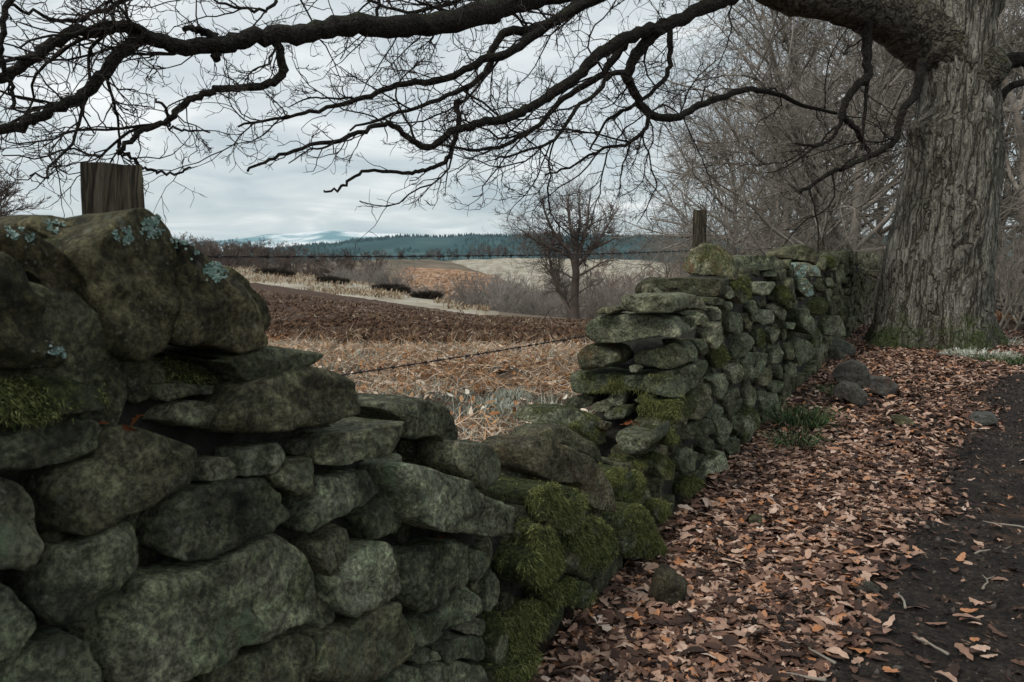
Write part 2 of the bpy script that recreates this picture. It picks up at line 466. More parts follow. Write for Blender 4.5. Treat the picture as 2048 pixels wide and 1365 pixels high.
gz = gz + NZ(gx * 1.3, gy * 1.3, 3) * 0.025 * nearw + NZ(gx * 0.05, gy * 0.05, 3) * np.clip((R - 60) / 200, 0, 1) * 1.2 * (R < 1500)
gz[R < 60] -= 0.012
gz[R > 3000] -= 20
V = np.stack([gx.ravel(), gy.ravel(), gz.ravel()], 1)
na, nr = A.shape
ii, jj = np.meshgrid(np.arange(na - 1), np.arange(nr - 1), indexing='ij')
a0 = (ii * nr + jj).ravel()
FQ = np.stack([a0, a0 + 1, a0 + nr + 1, a0 + nr], 1)[:, ::-1]
txg = np.where(gy > 1, gx / np.maximum(gy, 1), 9)
pxX = 1024 + txg * F
yv = CAMH - gz
pxY = 510 + (CAMH - gz) / np.maximum(gy, 1) * F
e1g = np.interp(np.clip(txg, -3, 3), TX, E1); e2g = np.interp(np.clip(txg, -3, 3), TX, E2)
def box(v, a, b, s):
    return np.clip((v - a) / s + 0.5, 0, 1) * np.clip((b - v) / s + 0.5, 0, 1)
bank = box(gy, e1g - 7, e2g + 16, 9) * (gx < -0.02 * gy) * (gy > 20)
pale = np.maximum(bank, box(pxX, 905, 1330, 40) * box(gy, 235, 500, 20) * (pxX > 880 + (pxY - 517) * 3.0))
quarry = box(pxX, 800, 985, 150) * box(gy, 215, 330, 40)
quarry = np.maximum(quarry, box(pxX, 1120, 1290, 30) * box(gy, 205, 236, 10))
litter = np.clip((wall_s(gx, gy) + 0.5) / 1.0, 0, 1) * np.clip((70 - R) / 20, 0, 1)
litter = np.maximum(litter, np.clip((16 - R) / 3, 0, 1) * 0.6)
me = mesh_np('ground', V, FQ, M['ground'], True, {'pale': pale.ravel(), 'quarry': quarry.ravel(), 'litter': litter.ravel()})
link('ground', me, kind='structure')
def tz(x, y):
    return float(terrain(np.array([x]), np.array([y]))[0])

# muddy path beside the wall
def mud_material():
    m, t, b = new_mat('path_mud')
    p = gpos(t)
    n1 = noise(t, p, 5.0, 9.0, 0.76)
    n2 = noise(t, p, 38.0, 8.0, 0.78)
    c = ramp(t, n1, [(0.34, (0.018, 0.0145, 0.0125)), (0.5, (0.046, 0.037, 0.0315)), (0.66, (0.098, 0.079, 0.067))])
    c = mixc(t, 1.0, c, ramp(t, n2, [(0.38, (0.35, 0.34, 0.33)), (0.52, (1.0, 0.98, 0.95)), (0.62, (2.0, 1.8, 1.6)), (0.7, (3.4, 2.9, 2.5))]), 'MULTIPLY')
    t.links.new(c, b.inputs['Base Color'])
    rg = ramp(t, n1, [(0.35, (0.6, 0.6, 0.6)), (0.6, (0.95, 0.95, 0.95))])
    t.links.new(rg, b.inputs['Roughness'])
    b.inputs['Specular IOR Level'].default_value = 0.2
    bump(t, b, mathn(t, 'ADD', n1, mathn(t, 'MULTIPLY', n2, 0.5)), 1.0, 0.09)
    return m
M['mud'] = mud_material()
def path_edge(u):
    return np.interp(u, [-6, -2, 0, 0.75, 2.7, 4.8, 6.5, 9, 14, 30], [0.3, 0.42, 0.62, 0.76, 1.08, 1.5, 1.68, 2.0, 2.8, 4.0])
uu = np.concatenate([np.arange(-5, 9, 0.045), np.geomspace(9, 40, 160)[1:]])
ss = np.linspace(0, 1, 70)
U_, S_ = np.meshgrid(uu, ss, indexing='ij')
s0 = path_edge(U_) + NZ(U_ * 1.1, U_ * 0 + 3.3, 3) * 0.12
sw = s0 + S_ * np.interp(U_, [0, 10, 20], [3.4, 3.0, 2.2])
pxp = W0[0] + WU[0] * U_ + WN[0] * sw
pyp = W0[1] + WU[1] * U_ + WN[1] * sw
edge = np.minimum(1, np.minimum(S_, 1 - S_) * 14)
pzp = NZ(pxp * 1.3, pyp * 1.3, 3) * 0.025 - 0.008 + edge * (0.018 + 0.05 * NZ(pxp * 2.2, pyp * 2.2, 5, 0.66)) - (1 - edge) * 0.02
nu, ns = U_.shape
ii, jj = np.meshgrid(np.arange(nu - 1), np.arange(ns - 1), indexing='ij')
a0 = (ii * ns + jj).ravel()
FQ = np.stack([a0, a0 + ns, a0 + ns + 1, a0 + 1], 1)[:, ::-1]
me = mesh_np('path', np.stack([pxp.ravel(), pyp.ravel(), pzp.ravel()], 1), FQ, M['mud'], True)
link('path', me, kind='structure')

# ploughed field beyond the bracken
def soil_material():
    m, t, b = new_mat('ploughed_soil')
    p = gpos(t)
    n1 = noise(t, p, 1.6, 7.0, 0.72)
    n2 = noise(t, p, 9.0, 5.0, 0.7)
    c = ramp(t, n1, [(0.3, (0.038, 0.021, 0.013)), (0.5, (0.082, 0.047, 0.029)), (0.7, (0.135, 0.082, 0.051))])
    c = mixc(t, 0.8, c, ramp(t, n2, [(0.35, (0.45, 0.45, 0.45)), (0.6, (1.25, 1.2, 1.15)), (0.72, (2.2, 2.1, 1.9))]), 'MULTIPLY')
    t.links.new(c, b.inputs['Base Color'])
    bump(t, b, mathn(t, 'ADD', n1, mathn(t, 'MULTIPLY', n2, 0.4)), 1.0, 0.15)
    return m
M['soil'] = soil_material()
fa = np.linspace(-0.62, 0.36, 250)
ft = np.linspace(0, 1, 140) ** 1.9
FA, FT = np.meshgrid(fa, ft, indexing='ij')
near_edge = 12.6 + NZ(FA * 40, FA * 0 + 1.5, 3) * 0.55 + np.clip((FA + 0.20) * -6.0, 0, 4)
far_edge = np.interp(FA, TX, E1) + NZ(FA * 30, FA * 0 + 5.5, 2) * 0.8
fy = near_edge + (far_edge - near_edge) * FT
fx = FA * fy
fz = terrain(fx, fy)
eg = np.minimum(1, np.minimum(FT * 30, (1 - FT) * 40))
rid = np.abs(NZ(fx * 2.2, fy * 2.2, 4, 0.6))
fz = fz + 0.05 + eg * (0.16 * (rid - 0.15)) + NZ(fx * 0.5, fy * 0.5, 2) * 0.04 - (1 - eg) * 0.06
nu, ns = FA.shape
ii, jj = np.meshgrid(np.arange(nu - 1), np.arange(ns - 1), indexing='ij')
a0 = (ii * ns + jj).ravel()
FQ = np.stack([a0, a0 + ns, a0 + ns + 1, a0 + 1], 1)
me = mesh_np('ploughed_field', np.stack([fx.ravel(), fy.ravel(), fz.ravel()], 1), FQ, M['soil'], True)
link('ploughed_field', me, kind='structure')

# ------------------------------------------------------------------ far hills
def hill_strip(name, X, Y, dist, depth, zbase, mat, rough=0.0, n=220):
    """a hill whose skyline passes through the given photo directions at distance dist"""
    xs = np.linspace(X[0], X[-1], n)
    ys = np.interp(xs, X, Y) + NZ(xs * 0.03, xs * 0 + dist * 0.01, 3) * rough
    rows = [(-1.0, 0.0), (-0.7, 0.30), (-0.4, 0.66), (-0.15, 0.93), (0, 1.0), (0.3, 0.9), (1.0, 0.0)]
    Vv = []
    for x_, y_ in zip(xs, ys):
        top = at(x_, y_, dist)
        for k_, h_ in rows:
            q = top * ((dist + k_ * depth) / dist)
            Vv.append((q[0], q[1], zbase + (top[2] - zbase) * h_))
    Vv = np.array(Vv)
    Vv[:, 2] += NZ(Vv[:, 0] * 0.01, Vv[:, 1] * 0.01, 3) * rough * dist / F * 1.5
    nr_ = len(rows)
    ii, jj = np.meshgrid(np.arange(n - 1), np.arange(nr_ - 1), indexing='ij')
    a0 = (ii * nr_ + jj).ravel()
    FQ = np.stack([a0, a0 + nr_, a0 + nr_ + 1, a0 + 1], 1)
    me = mesh_np(name, Vv, FQ, mat, True)
    return link(name, me, kind='structure'), Vv.reshape(n, nr_, 3)
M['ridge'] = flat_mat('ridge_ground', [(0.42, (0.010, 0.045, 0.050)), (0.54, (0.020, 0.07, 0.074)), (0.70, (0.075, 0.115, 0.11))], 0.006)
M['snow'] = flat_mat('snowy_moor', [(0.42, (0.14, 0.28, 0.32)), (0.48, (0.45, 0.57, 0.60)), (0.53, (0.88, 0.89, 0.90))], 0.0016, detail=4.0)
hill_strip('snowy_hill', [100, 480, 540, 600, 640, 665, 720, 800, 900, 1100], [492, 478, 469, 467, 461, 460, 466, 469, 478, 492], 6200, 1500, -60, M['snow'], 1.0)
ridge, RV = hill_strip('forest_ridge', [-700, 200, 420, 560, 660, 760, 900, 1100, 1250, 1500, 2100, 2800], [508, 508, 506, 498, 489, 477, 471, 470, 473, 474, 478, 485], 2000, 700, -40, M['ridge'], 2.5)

# conifers covering the ridge: one mass
n = 18000
ci = rng.random(n); cj = rng.random(n)
iu = ci * (RV.shape[0] - 1.001); ju = 0.15 + cj * 4.5
i0, j0 = iu.astype(int), ju.astype(int)
fi, fj = (iu - i0)[:, None], (ju - j0)[:, None]
P = (RV[i0, j0] * (1 - fi) + RV[i0 + 1, j0] * fi) * (1 - fj) + (RV[i0, j0 + 1] * (1 - fi) + RV[i0 + 1, j0 + 1] * fi) * fj
keep = NZ(P[:, 0] * 0.004, P[:, 1] * 0.006, 3) < 0.25
P = P[keep]
n = len(P)
hgt = rng.uniform(4.5, 9.5, n); wid = hgt * rng.uniform(0.32, 0.55, n)
ang = rng.random(n) * 6.28
ring = np.stack([np.stack([P[:, 0] + wid * np.cos(ang + k * 2.0944), P[:, 1] + wid * np.sin(ang + k * 2.0944), P[:, 2] - 1], 1) for k in range(3)] + [P + np.stack([0 * hgt, 0 * hgt, hgt], 1)], 1)
base = np.arange(n)[:, None] * 4
T = np.concatenate([base + np.array([[0, 1, 3]]), base + np.array([[1, 2, 3]]), base + np.array([[2, 0, 3]])], 0)
me = mesh_np('conifer_forest', ring.reshape(-1, 3), T, M['conifer'])
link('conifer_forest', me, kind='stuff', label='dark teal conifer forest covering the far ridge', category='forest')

# ------------------------------------------------------------------ stones
REG = {'A': (0, 380, 700 / 2033), 'B': (0, 800, 700 / 1691), 'C': (550, 650, 700 / 1336), 'D': (1340, 470, 400 / 1365),
       'E': (1080, 500, 400 / 1365), 'F': (960, 800, 400 / 1365), 'G': (800, 965, 400 / 1365), 'H': (560, 660, 400 / 1365),
       'R': (1000, 450, 750 / 1575), 'Q': (1100, 650, 948 / 1810), 'T': (1640, 360, 408 / 1392), 'P': (0, 0, 1.0)}
def px(reg, pts):
    x0, y0, s = REG[reg]
    return np.array([(x0 + s * a, y0 + s * b) for a, b in pts], float)
def resample(P, n):
    Q = np.vstack([P, P[:1]])
    L = np.concatenate([[0], np.cumsum(np.linalg.norm(np.diff(Q, axis=0), axis=1))])
    t = np.linspace(0, L[-1], n, endpoint=False)
    return np.stack([np.interp(t, L, Q[:, 0]), np.interp(t, L, Q[:, 1])], 1)
def chaikin(P):
    Q = np.roll(P, -1, 0)
    return np.stack([0.93 * P + 0.07 * Q, 0.07 * P + 0.93 * Q], 1).reshape(-1, 2)
def area_centroid(P):
    Q = np.roll(P, -1, 0)
    cr = P[:, 0] * Q[:, 1] - Q[:, 0] * P[:, 1]
    a = cr.sum() / 2
    c = ((P + Q) * cr[:, None]).sum(0) / (6 * a + 1e-12)
    return a, c
def n3(v, s, seed):
    return mnoise.noise(Vector((v[0] * s + seed, v[1] * s - seed * 0.7, v[2] * s + seed * 1.3)))
def stone_geom(P2, depth, seed, res=1.0, tilt=0.10, lite=False):
    """a weathered block: outline P2 on its front plane, depth to the back. returns V (a, z, n), quads"""
    rs = random.Random(seed)
    a, c = area_centroid(P2)
    if a < 0:
        P2 = P2[::-1]
        a = -a
    size = math.sqrt(a)
    P2 = c + (P2 - c) * (1 - 0.005 / max(size, 0.03))
    npt = int(max(30, min(96, 68 * res * (size / 0.2) ** 0.5)))
    if lite:
        npt = 11
    B = resample(chaikin(P2), npt)
    Rr = min(0.015, 0.08 * size) * rs.uniform(0.6, 1.3)
    ext = np.linalg.norm(B - c, axis=1).mean()
    kin = 1 - Rr / ext
    rings = []
    ni = int(max(5, min(13, 11 * res * (size / 0.2) ** 0.5)))
    if lite:
        ni = 2
    for i in range(1, ni + 1):
        rings.append((kin * i / ni, 0.0))
    for th in ((50, 90) if lite else (22, 45, 68, 90)):
        q = math.radians(th)
        rings.append((kin + (1 - kin) * math.sin(q), -Rr * (1 - math.cos(q))))
    nb = 2 if lite else 3
    for i in range(1, nb + 1):
        f = i / nb
        rings.append((1 - 0.10 * f * f, -Rr - (depth - 2 * Rr) * f))
    rings.append((0.72, -depth))
    rings.append((0.35, -depth))
    tx_, tz_ = rs.uniform(-tilt, tilt), rs.uniform(-tilt, tilt)
    bul = 0.012 * size
    V = [(c[0], c[1], 0.0 + bul)]
    for sc, h in rings:
        pts = c + (B - c) * sc
        rel = pts - c
        hh = h + bul * (1 - min(1, sc) ** 2)
        fr = 1.0 if h > -depth * 0.5 else 0.3
        for k in range(npt):
            V.append((pts[k, 0], pts[k, 1], hh + fr * (rel[k, 0] * tx_ + rel[k, 1] * tz_)))
    V.append((c[0], c[1], -depth))
    V = np.array(V)
    quads, tris = [], []
    nr_ = len(rings)
    for k in range(npt):
        tris.append((0, 1 + k, 1 + (k + 1) % npt))
    for r in range(nr_ - 1):
        o0, o1 = 1 + r * npt, 1 + (r + 1) * npt
        for k in range(npt):
            k2 = (k + 1) % npt
            quads.append((o0 + k, o1 + k, o1 + k2, o0 + k2))
    last = len(V) - 1
    o0 = 1 + (nr_ - 1) * npt
    for k in range(npt):
        tris.append((last, o0 + (k + 1) % npt, o0 + k))
    # weathering
    cen = np.array([c[0], c[1], -depth * 0.4])
    dirs = norm(V - cen)
    sd_ = rs.uniform(0, 100)
    disp = np.zeros(len(V))
    f1, f2, f3 = 1.3 / size, 3.2 / size, 26.0
    for i in range(len(V)):
        v = V[i]
        e = n3(v, f1, sd_) * 0.022 * size - abs(n3(v, f2, sd_ + 9)) * 0.035 * size + 0.009 * size
        ch = n3(v, 10.0, sd_ + 31)
        e += 0.009 * n3(v, f3, sd_ + 5) + 0.0045 * n3(v, 60.0, sd_ + 8)
        e -= 0.035 * max(0, ch - 0.15)
        disp[i] = e
    # strata lines: gentle bedding grooves
    ph = rs.uniform(0, 6)
    groove = np.sin((V[:, 1] + 0.15 * V[:, 0]) * rs.uniform(45, 80) + ph + 2 * np.sin(V[:, 0] * 9 + ph)) * 0.0022
    V = V + dirs * (disp + groove)[:, None]
    # broken, flat-faced arrises: planes split off the block
    if not lite:
        for k in range(rs.randint(4, 7)):
            dv = np.array([rs.gauss(0, 0.8), rs.gauss(0, 0.8), abs(rs.gauss(0, 0.7)) + 0.55])
            dv /= np.linalg.norm(dv)
            q = (V - cen) @ dv
            lim = q.max() * rs.uniform(0.86, 0.96)
            over = np.maximum(0, q - lim)
            V = V - dv * (over * 0.88)[:, None]
        # a shallow flaked step across the face
        for k in range(2):
            an = rs.uniform(-0.5, 0.5)
            e_ = (V[:, 1] - c[1]) * math.cos(an) + (V[:, 0] - c[0]) * math.sin(an) - rs.uniform(-0.35, 0.35) * size
            wob = 0.02 * np.sin(V[:, 0] * 31 + ph) + 0.012 * np.sin(V[:, 0] * 71 + ph * 2)
            V[:, 2] -= np.where(V[:, 2] > -depth * 0.4, 1, 0) * np.clip((e_ + wob) / 0.012, 0, 1) * rs.uniform(0.004, 0.012)
    return V, quads + tris
wall = thing('dry_stone_wall', 'mossy dry stone wall with a collapsed gap running beside the leafy path', 'stone wall', tuple(W0))
WINV = -W0
traced_face = []
stones = {}
def build_stone(name, P2, org, ax, nrm, depth, parent, props, res=1.0, tilt=0.1, seed=None):
    seed = seed if seed is not None else random.randint(0, 10 ** 6)
    V, Fc = stone_geom(P2, depth, seed, res, tilt)
    W = org + V[:, :1] * ax + V[:, 1:2] * ZA + V[:, 2:3] * nrm
    loc = W.mean(0)
    me = mesh_np(name, W - loc, Fc, M['stone'], True)
    o = link(name, me, parent)
    ploc = np.array(parent.location) if parent is not None else np.zeros(3)
    o.location = tuple(loc - ploc)
    for k, v in props.items():
        o[k] = float(v) if not isinstance(v, str) else v
    return o, W
def face_poly(P, off, turn=True):
    """outline on the wall face; in the far section each stone is skewed in its bed, its end turned out towards the gap"""
    org = W0 - WN * off
    c = hit(P[:, 0].mean(), P[:, 1].mean(), org, WN)
    u = (c - W0) @ WU
    a = math.radians(np.interp(u, [-0.6, 0.0, 1.2, 2.2, 8], [0, 6, 16, 30, 34])) if turn else 0.0
    nrm = WN * math.cos(a) - WU * math.sin(a)
    ax = WU * math.cos(a) + WN * math.sin(a)
    o2 = np.array([c[0], c[1], 0.0])
    H = np.array([hit(x, y, o2, nrm) for x, y in P])
    return np.stack([(H - o2) @ ax, H[:, 2]], 1), o2, ax, nrm, u
def face_stone(reg, pts, off=0.0, depth=None, moss=0.25, dark=0.0, algae=0.5, rust=0.0, tilt=0.06, res=1.0, minz=True):
    P = px(reg, pts)
    P2, org, ax, nrm, u = face_poly(P, off)
    if minz:
        P2[:, 1] = np.maximum(P2[:, 1], -0.05)
    if off < 0.12:
        F0 = np.array([hit(x, y, W0, WN) for x, y in P])
        traced_face.append(np.stack([(F0 - W0) @ WU, F0[:, 2]], 1))
    a, c = area_centroid(P2)
    size = math.sqrt(abs(a))
    depth = depth or min(0.36, max(0.2, 1.1 * size))
    o, W = build_stone('stone', P2, org, ax, nrm, depth, wall, dict(moss=moss, dark=dark, algae=algae, rust=rust), res * (1.0 if u < 3 else 0.75), tilt)
    return o, W
def end_stone(reg, pts, off=0.0, depth=0.3, moss=0.25, dark=0.0, algae=0.4, rust=0.0, xr=None, tilt=0.06):
    P = px(reg, pts)
    xr = xr or P[:, 0].max()
    yr = P[:, 1].mean()
    p0 = hit(xr, yr, W0, WN)
    u0 = (p0 - W0) @ WU
    org = W0 + WU * (u0 + off)
    H = np.array([hit(x, y, org, -WU) for x, y in P])
    P2 = np.stack([(H - org) @ WN, H[:, 2]], 1)
    return build_stone('stone', P2, org, WN, -WU, depth, wall, dict(moss=moss, dark=dark, algae=algae, rust=rust), 0.9, tilt)
def cam_stone(name, reg, pts, depth, props, label, cat, group=None, drop=0.02):
    """a loose stone lying on the path: its lowest outline point is on the ground"""
    P = px(reg, pts)
    i = P[:, 1].argmax()
    g = on_ground(P[i, 0], P[i, 1])
    fw = norm(np.array([g[0], g[1], 0.0]))
    nrm = -fw
    ax = np.array([fw[1], -fw[0], 0])
    H = np.array([hit(x, y, g, nrm) for x, y in P])
    P2 = np.stack([(H - g) @ ax, H[:, 2] - drop], 1)
    o, W = build_stone(name, P2, g, ax, nrm, depth, None, props, 0.8, 0.25)
    o['label'] = label
    o['category'] = cat
    if group:
        o['group'] = group
    return o, W

mossy = []          # (object, world verts, density, length)
lich = []
def fs(*a, **k):
    fz_ = k.pop('fuzz', 0)
    o, W = face_stone(*a, **k)
    if fz_:
        mossy.append((o, fz_))
    return o
def es(*a, **k):
    fz_ = k.pop('fuzz', 0)
    o, W = end_stone(*a, **k)
    if fz_:
        mossy.append((o, fz_))
    return o
# coping stones of the near section
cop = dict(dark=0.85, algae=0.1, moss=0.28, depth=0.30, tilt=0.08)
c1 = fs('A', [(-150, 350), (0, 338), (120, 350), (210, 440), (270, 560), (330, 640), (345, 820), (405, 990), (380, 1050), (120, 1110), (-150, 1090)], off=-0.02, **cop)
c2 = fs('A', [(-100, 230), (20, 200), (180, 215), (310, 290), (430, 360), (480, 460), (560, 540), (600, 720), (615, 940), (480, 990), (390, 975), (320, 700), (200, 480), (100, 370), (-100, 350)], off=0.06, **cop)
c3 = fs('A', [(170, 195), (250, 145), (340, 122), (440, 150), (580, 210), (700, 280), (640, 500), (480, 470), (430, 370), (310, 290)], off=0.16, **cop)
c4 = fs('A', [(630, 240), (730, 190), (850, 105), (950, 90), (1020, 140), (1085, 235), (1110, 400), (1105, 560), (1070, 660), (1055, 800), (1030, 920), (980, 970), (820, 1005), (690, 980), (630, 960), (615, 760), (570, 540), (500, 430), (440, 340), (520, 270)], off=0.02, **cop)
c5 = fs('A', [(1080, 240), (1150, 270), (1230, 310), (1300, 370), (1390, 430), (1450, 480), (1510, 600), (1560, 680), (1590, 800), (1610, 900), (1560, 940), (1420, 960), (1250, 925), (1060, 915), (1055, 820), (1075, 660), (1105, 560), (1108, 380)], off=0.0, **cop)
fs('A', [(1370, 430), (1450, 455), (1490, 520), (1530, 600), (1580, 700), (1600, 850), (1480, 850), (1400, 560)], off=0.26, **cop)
# near section below the coping
fs('A', [(-100, 1160), (0, 1150), (200, 1110), (380, 1075), (520, 1095), (640, 1160), (680, 1230), (640, 1290), (500, 1290), (300, 1330), (100, 1345), (-100, 1350)], off=0.0, moss=0.62, dark=0.4, fuzz=900)
fs('A', [(840, 1060), (870, 1010), (1000, 985), (1180, 980), (1350, 1000), (1430, 1060), (1430, 1130), (1300, 1150), (1150, 1150), (900, 1110)], off=0.10, moss=0.7, dark=0.5, fuzz=500)
fs('A', [(880, 1130), (1080, 1120), (1230, 1140), (1430, 1140), (1380, 1190), (1100, 1200), (960, 1250), (890, 1210)], off=0.05, moss=0.4, dark=0.3)
fs('A', [(1250, 965), (1400, 950), (1600, 920), (1900, 920), (1950, 960), (1960, 1000), (1850, 1040), (1600, 1110), (1480, 1150), (1420, 1060), (1340, 1010)], off=0.0, moss=0.45, dark=0.5, depth=0.42)
fs('P', [(500, 782), (530, 764), (600, 742), (680, 728), (697, 735), (718, 757), (748, 800), (750, 815), (705, 836), (670, 848), (618, 860), (560, 868), (490, 882), (468, 870), (470, 825), (488, 800)], off=-0.02, depth=0.42, moss=0.3, dark=0.35, algae=0.4)
fs('P', [(331, 845), (364, 804), (397, 799), (450, 812), (468, 841), (460, 862), (439, 864), (372, 856)], off=0.04, dark=0.3)
fs('A', [(560, 1000), (660, 1010), (820, 1030), (850, 1080), (760, 1180), (640, 1140), (560, 1080)], off=0.16, dark=0.7)
fs('B', [(-100, 180), (60, 180), (180, 110), (290, 95), (480, 90), (530, 120), (550, 190), (540, 240), (480, 270), (380, 310), (260, 340), (60, 355), (-100, 340)], off=0.02, dark=0.2, algae=0.6)
fs('B', [(560, 135), (700, 130), (860, 165), (950, 210), (1000, 280), (1000, 350), (960, 410), (880, 440), (780, 490), (680, 560), (580, 620), (480, 670), (420, 695), (310, 690), (290, 600), (270, 500), (290, 400), (400, 330), (530, 285)], off=0.0, dark=0.2, algae=0.5)
fs('B', [(1010, 300), (1100, 275), (1170, 280), (1175, 370), (1160, 400), (1080, 412), (1005, 412)], off=0.03)
fs('B', [(1180, 250), (1260, 215), (1405, 200), (1415, 300), (1390, 345), (1270, 375), (1180, 385), (1170, 340)], off=0.02)
fs('B', [(1430, 240), (1480, 195), (1580, 190), (1590, 240), (1560, 265), (1450, 280)], off=0.03, moss=0.05, algae=0.2)
fs('B', [(1360, 385), (1430, 300), (1570, 280), (1570, 360), (1545, 440), (1510, 470), (1490, 510), (1440, 470), (1400, 450)], off=0.0, algae=1.0)
fs('B', [(780, 560), (830, 510), (930, 440), (1080, 422), (1190, 402), (1270, 385), (1330, 388), (1380, 450), (1425, 540), (1410, 590), (1330, 650), (1200, 700), (1060, 770), (960, 785), (850, 770), (770, 740), (750, 640)], off=0.0, algae=0.7)
fs('B', [(-100, 370), (0, 370), (80, 390), (120, 380), (180, 440), (225, 530), (245, 640), (240, 720), (200, 800), (150, 845), (90, 830), (0, 860), (-100, 880)], off=0.0, algae=1.0)
fs('B', [(300, 705), (430, 710), (520, 670), (600, 610), (690, 575), (720, 620), (745, 700), (740, 780), (690, 880), (600, 960), (500, 1040), (420, 1130), (350, 1145), (280, 1110), (220, 1040), (215, 940), (240, 820)], off=-0.01, algae=0.9, moss=0.1)
fs('B', [(-100, 890), (60, 868), (100, 900), (160, 1000), (220, 1030), (240, 1100), (180, 1220), (140, 1280), (0, 1275), (-100, 1280)], off=0.01)
fs('B', [(150, 1300), (220, 1200), (300, 1170), (420, 1148), (480, 1210), (530, 1300), (545, 1380), (540, 1460), (100, 1460), (90, 1380)], off=0.0)
fs('B', [(660, 960), (750, 890), (900, 850), (1050, 820), (1150, 770), (1300, 700), (1400, 650), (1460, 632), (1510, 690), (1550, 770), (1585, 860), (1590, 960), (1580, 1050), (1470, 1090), (1300, 1170), (1150, 1250), (1060, 1330), (900, 1365), (750, 1420), (600, 1420), (545, 1300), (520, 1180), (570, 1060)], off=-0.02, algae=1.0, moss=0.3)
fs('B', [(1060, 1355), (1180, 1270), (1340, 1190), (1500, 1112), (1560, 1160), (1570, 1230), (1545, 1330), (1500, 1400), (1400, 1480), (1000, 1480)], off=0.01)
fs('B', [(-100, 1295), (70, 1300), (85, 1400), (90, 1460), (-100, 1460)], off=0.05, dark=0.4)
# the stepped-down middle
fs('H', [(320, 975), (315, 900), (400, 720), (560, 700), (750, 650), (895, 620), (900, 760), (860, 840), (700, 870), (560, 910), (430, 960)], off=-0.02, depth=0.36, moss=0.35, algae=0.6)
fs('H', [(650, 515), (900, 480), (1050, 472), (1130, 482), (1200, 560), (1250, 680), (1250, 740), (1220, 870), (1190, 900), (1150, 800), (1080, 720), (900, 760), (880, 640), (790, 570)], off=0.22, depth=0.36, dark=0.2, moss=0.2, algae=0.1)
fs('C', [(500, 560), (560, 530), (610, 540), (700, 580), (770, 600), (790, 640), (880, 680), (950, 705), (955, 740), (900, 820), (850, 825), (770, 800), (700, 805), (640, 790), (560, 750), (540, 690)], off=-0.06, depth=0.34, algae=0.9, moss=0.15)
fs('C', [(125, 800), (130, 760), (180, 660), (200, 592), (300, 570), (380, 552), (420, 580), (450, 600), (440, 640), (350, 690), (250, 740), (190, 780), (150, 815)], off=0.0, algae=0.8)
fs('C', [(420, 545), (440, 512), (510, 492), (500, 530), (480, 565), (440, 570)], off=0.04)
fs('C', [(345, 735), (450, 648), (545, 690), (520, 750), (480, 790), (380, 838), (360, 800)], off=0.03, depth=0.3, algae=0.5)
fs('C', [(160, 850), (240, 800), (300, 770), (330, 775), (340, 850), (310, 900), (250, 950), (210, 970), (190, 920)], off=0.01)
fs('C', [(260, 980), (310, 910), (370, 850), (440, 832), (500, 850), (520, 960), (515, 1010), (460, 1058), (400, 1100), (330, 1130), (280, 1090)], off=-0.01, algae=0.8)
fs('C', [(520, 890), (600, 840), (710, 815), (740, 840), (745, 920), (740, 990), (690, 1040), (620, 1090), (570, 1115), (530, 1090), (505, 1040)], off=0.0, algae=0.4)
fs('C', [(740, 960), (750, 900), (780, 865), (815, 860), (815, 920), (800, 970), (760, 990)], off=0.03, algae=0.8)
fs('C', [(555, 1140), (620, 1110), (680, 1060), (740, 1020), (800, 982), (815, 1040), (800, 1110), (740, 1140), (680, 1190), (620, 1230), (560, 1245), (550, 1190)], off=0.0, algae=1.0, moss=0.1)
fs('C', [(820, 920), (850, 930), (875, 1010), (870, 1060), (830, 1100), (812, 1100), (818, 1000)], off=0.05)
fs('C', [(200, 1200), (330, 1150), (460, 1062), (490, 1062), (540, 1140), (560, 1200), (550, 1260), (500, 1300), (440, 1350), (350, 1420), (180, 1400), (190, 1280)], off=-0.01, algae=0.7)
fs('C', [(175, 1180), (208, 1015), (240, 1020), (258, 1080), (240, 1150), (200, 1195)], off=0.05)
fs('C', [(570, 1290), (600, 1250), (645, 1245), (650, 1280), (600, 1310), (570, 1305)], off=0.02)
fs('C', [(650, 1250), (720, 1200), (800, 1192), (820, 1240), (830, 1290), (780, 1290), (730, 1280), (660, 1300)], off=0.02)
fs('C', [(600, 1315), (660, 1292), (730, 1288), (830, 1302), (840, 1350), (800, 1400), (590, 1420)], off=0.02)
fs('C', [(730, 1180), (770, 1150), (820, 1120), (828, 1160), (800, 1188), (745, 1192)], off=0.04)
fs('C', [(450, 1380), (520, 1305), (560, 1312), (580, 1380), (560, 1430), (440, 1430)], off=0.03)
fs('C', [(840, 1110), (880, 1090), (960, 1090), (990, 1150), (1000, 1250), (950, 1300), (870, 1330), (840, 1260)], off=0.03, moss=0.9, dark=0.4, fuzz=1800)
fs('C', [(940, 1085), (1010, 1060), (1090, 1080), (1110, 1150), (1070, 1210), (1000, 1230), (960, 1180)], off=0.0, moss=0.9, dark=0.4, fuzz=1600)
fs('C', [(860, 1330), (950, 1300), (1000, 1255), (1040, 1260), (1000, 1340), (940, 1390), (870, 1400)], off=-0.02, moss=0.8, dark=0.4, fuzz=900)
fs('H', [(850, 765), (1000, 735), (1100, 725), (1180, 830), (1210, 980), (1000, 985), (850, 920)], off=0.32, dark=0.9, moss=0.1, depth=0.2)  # added dark filler block; its tint stands in for a shaded void
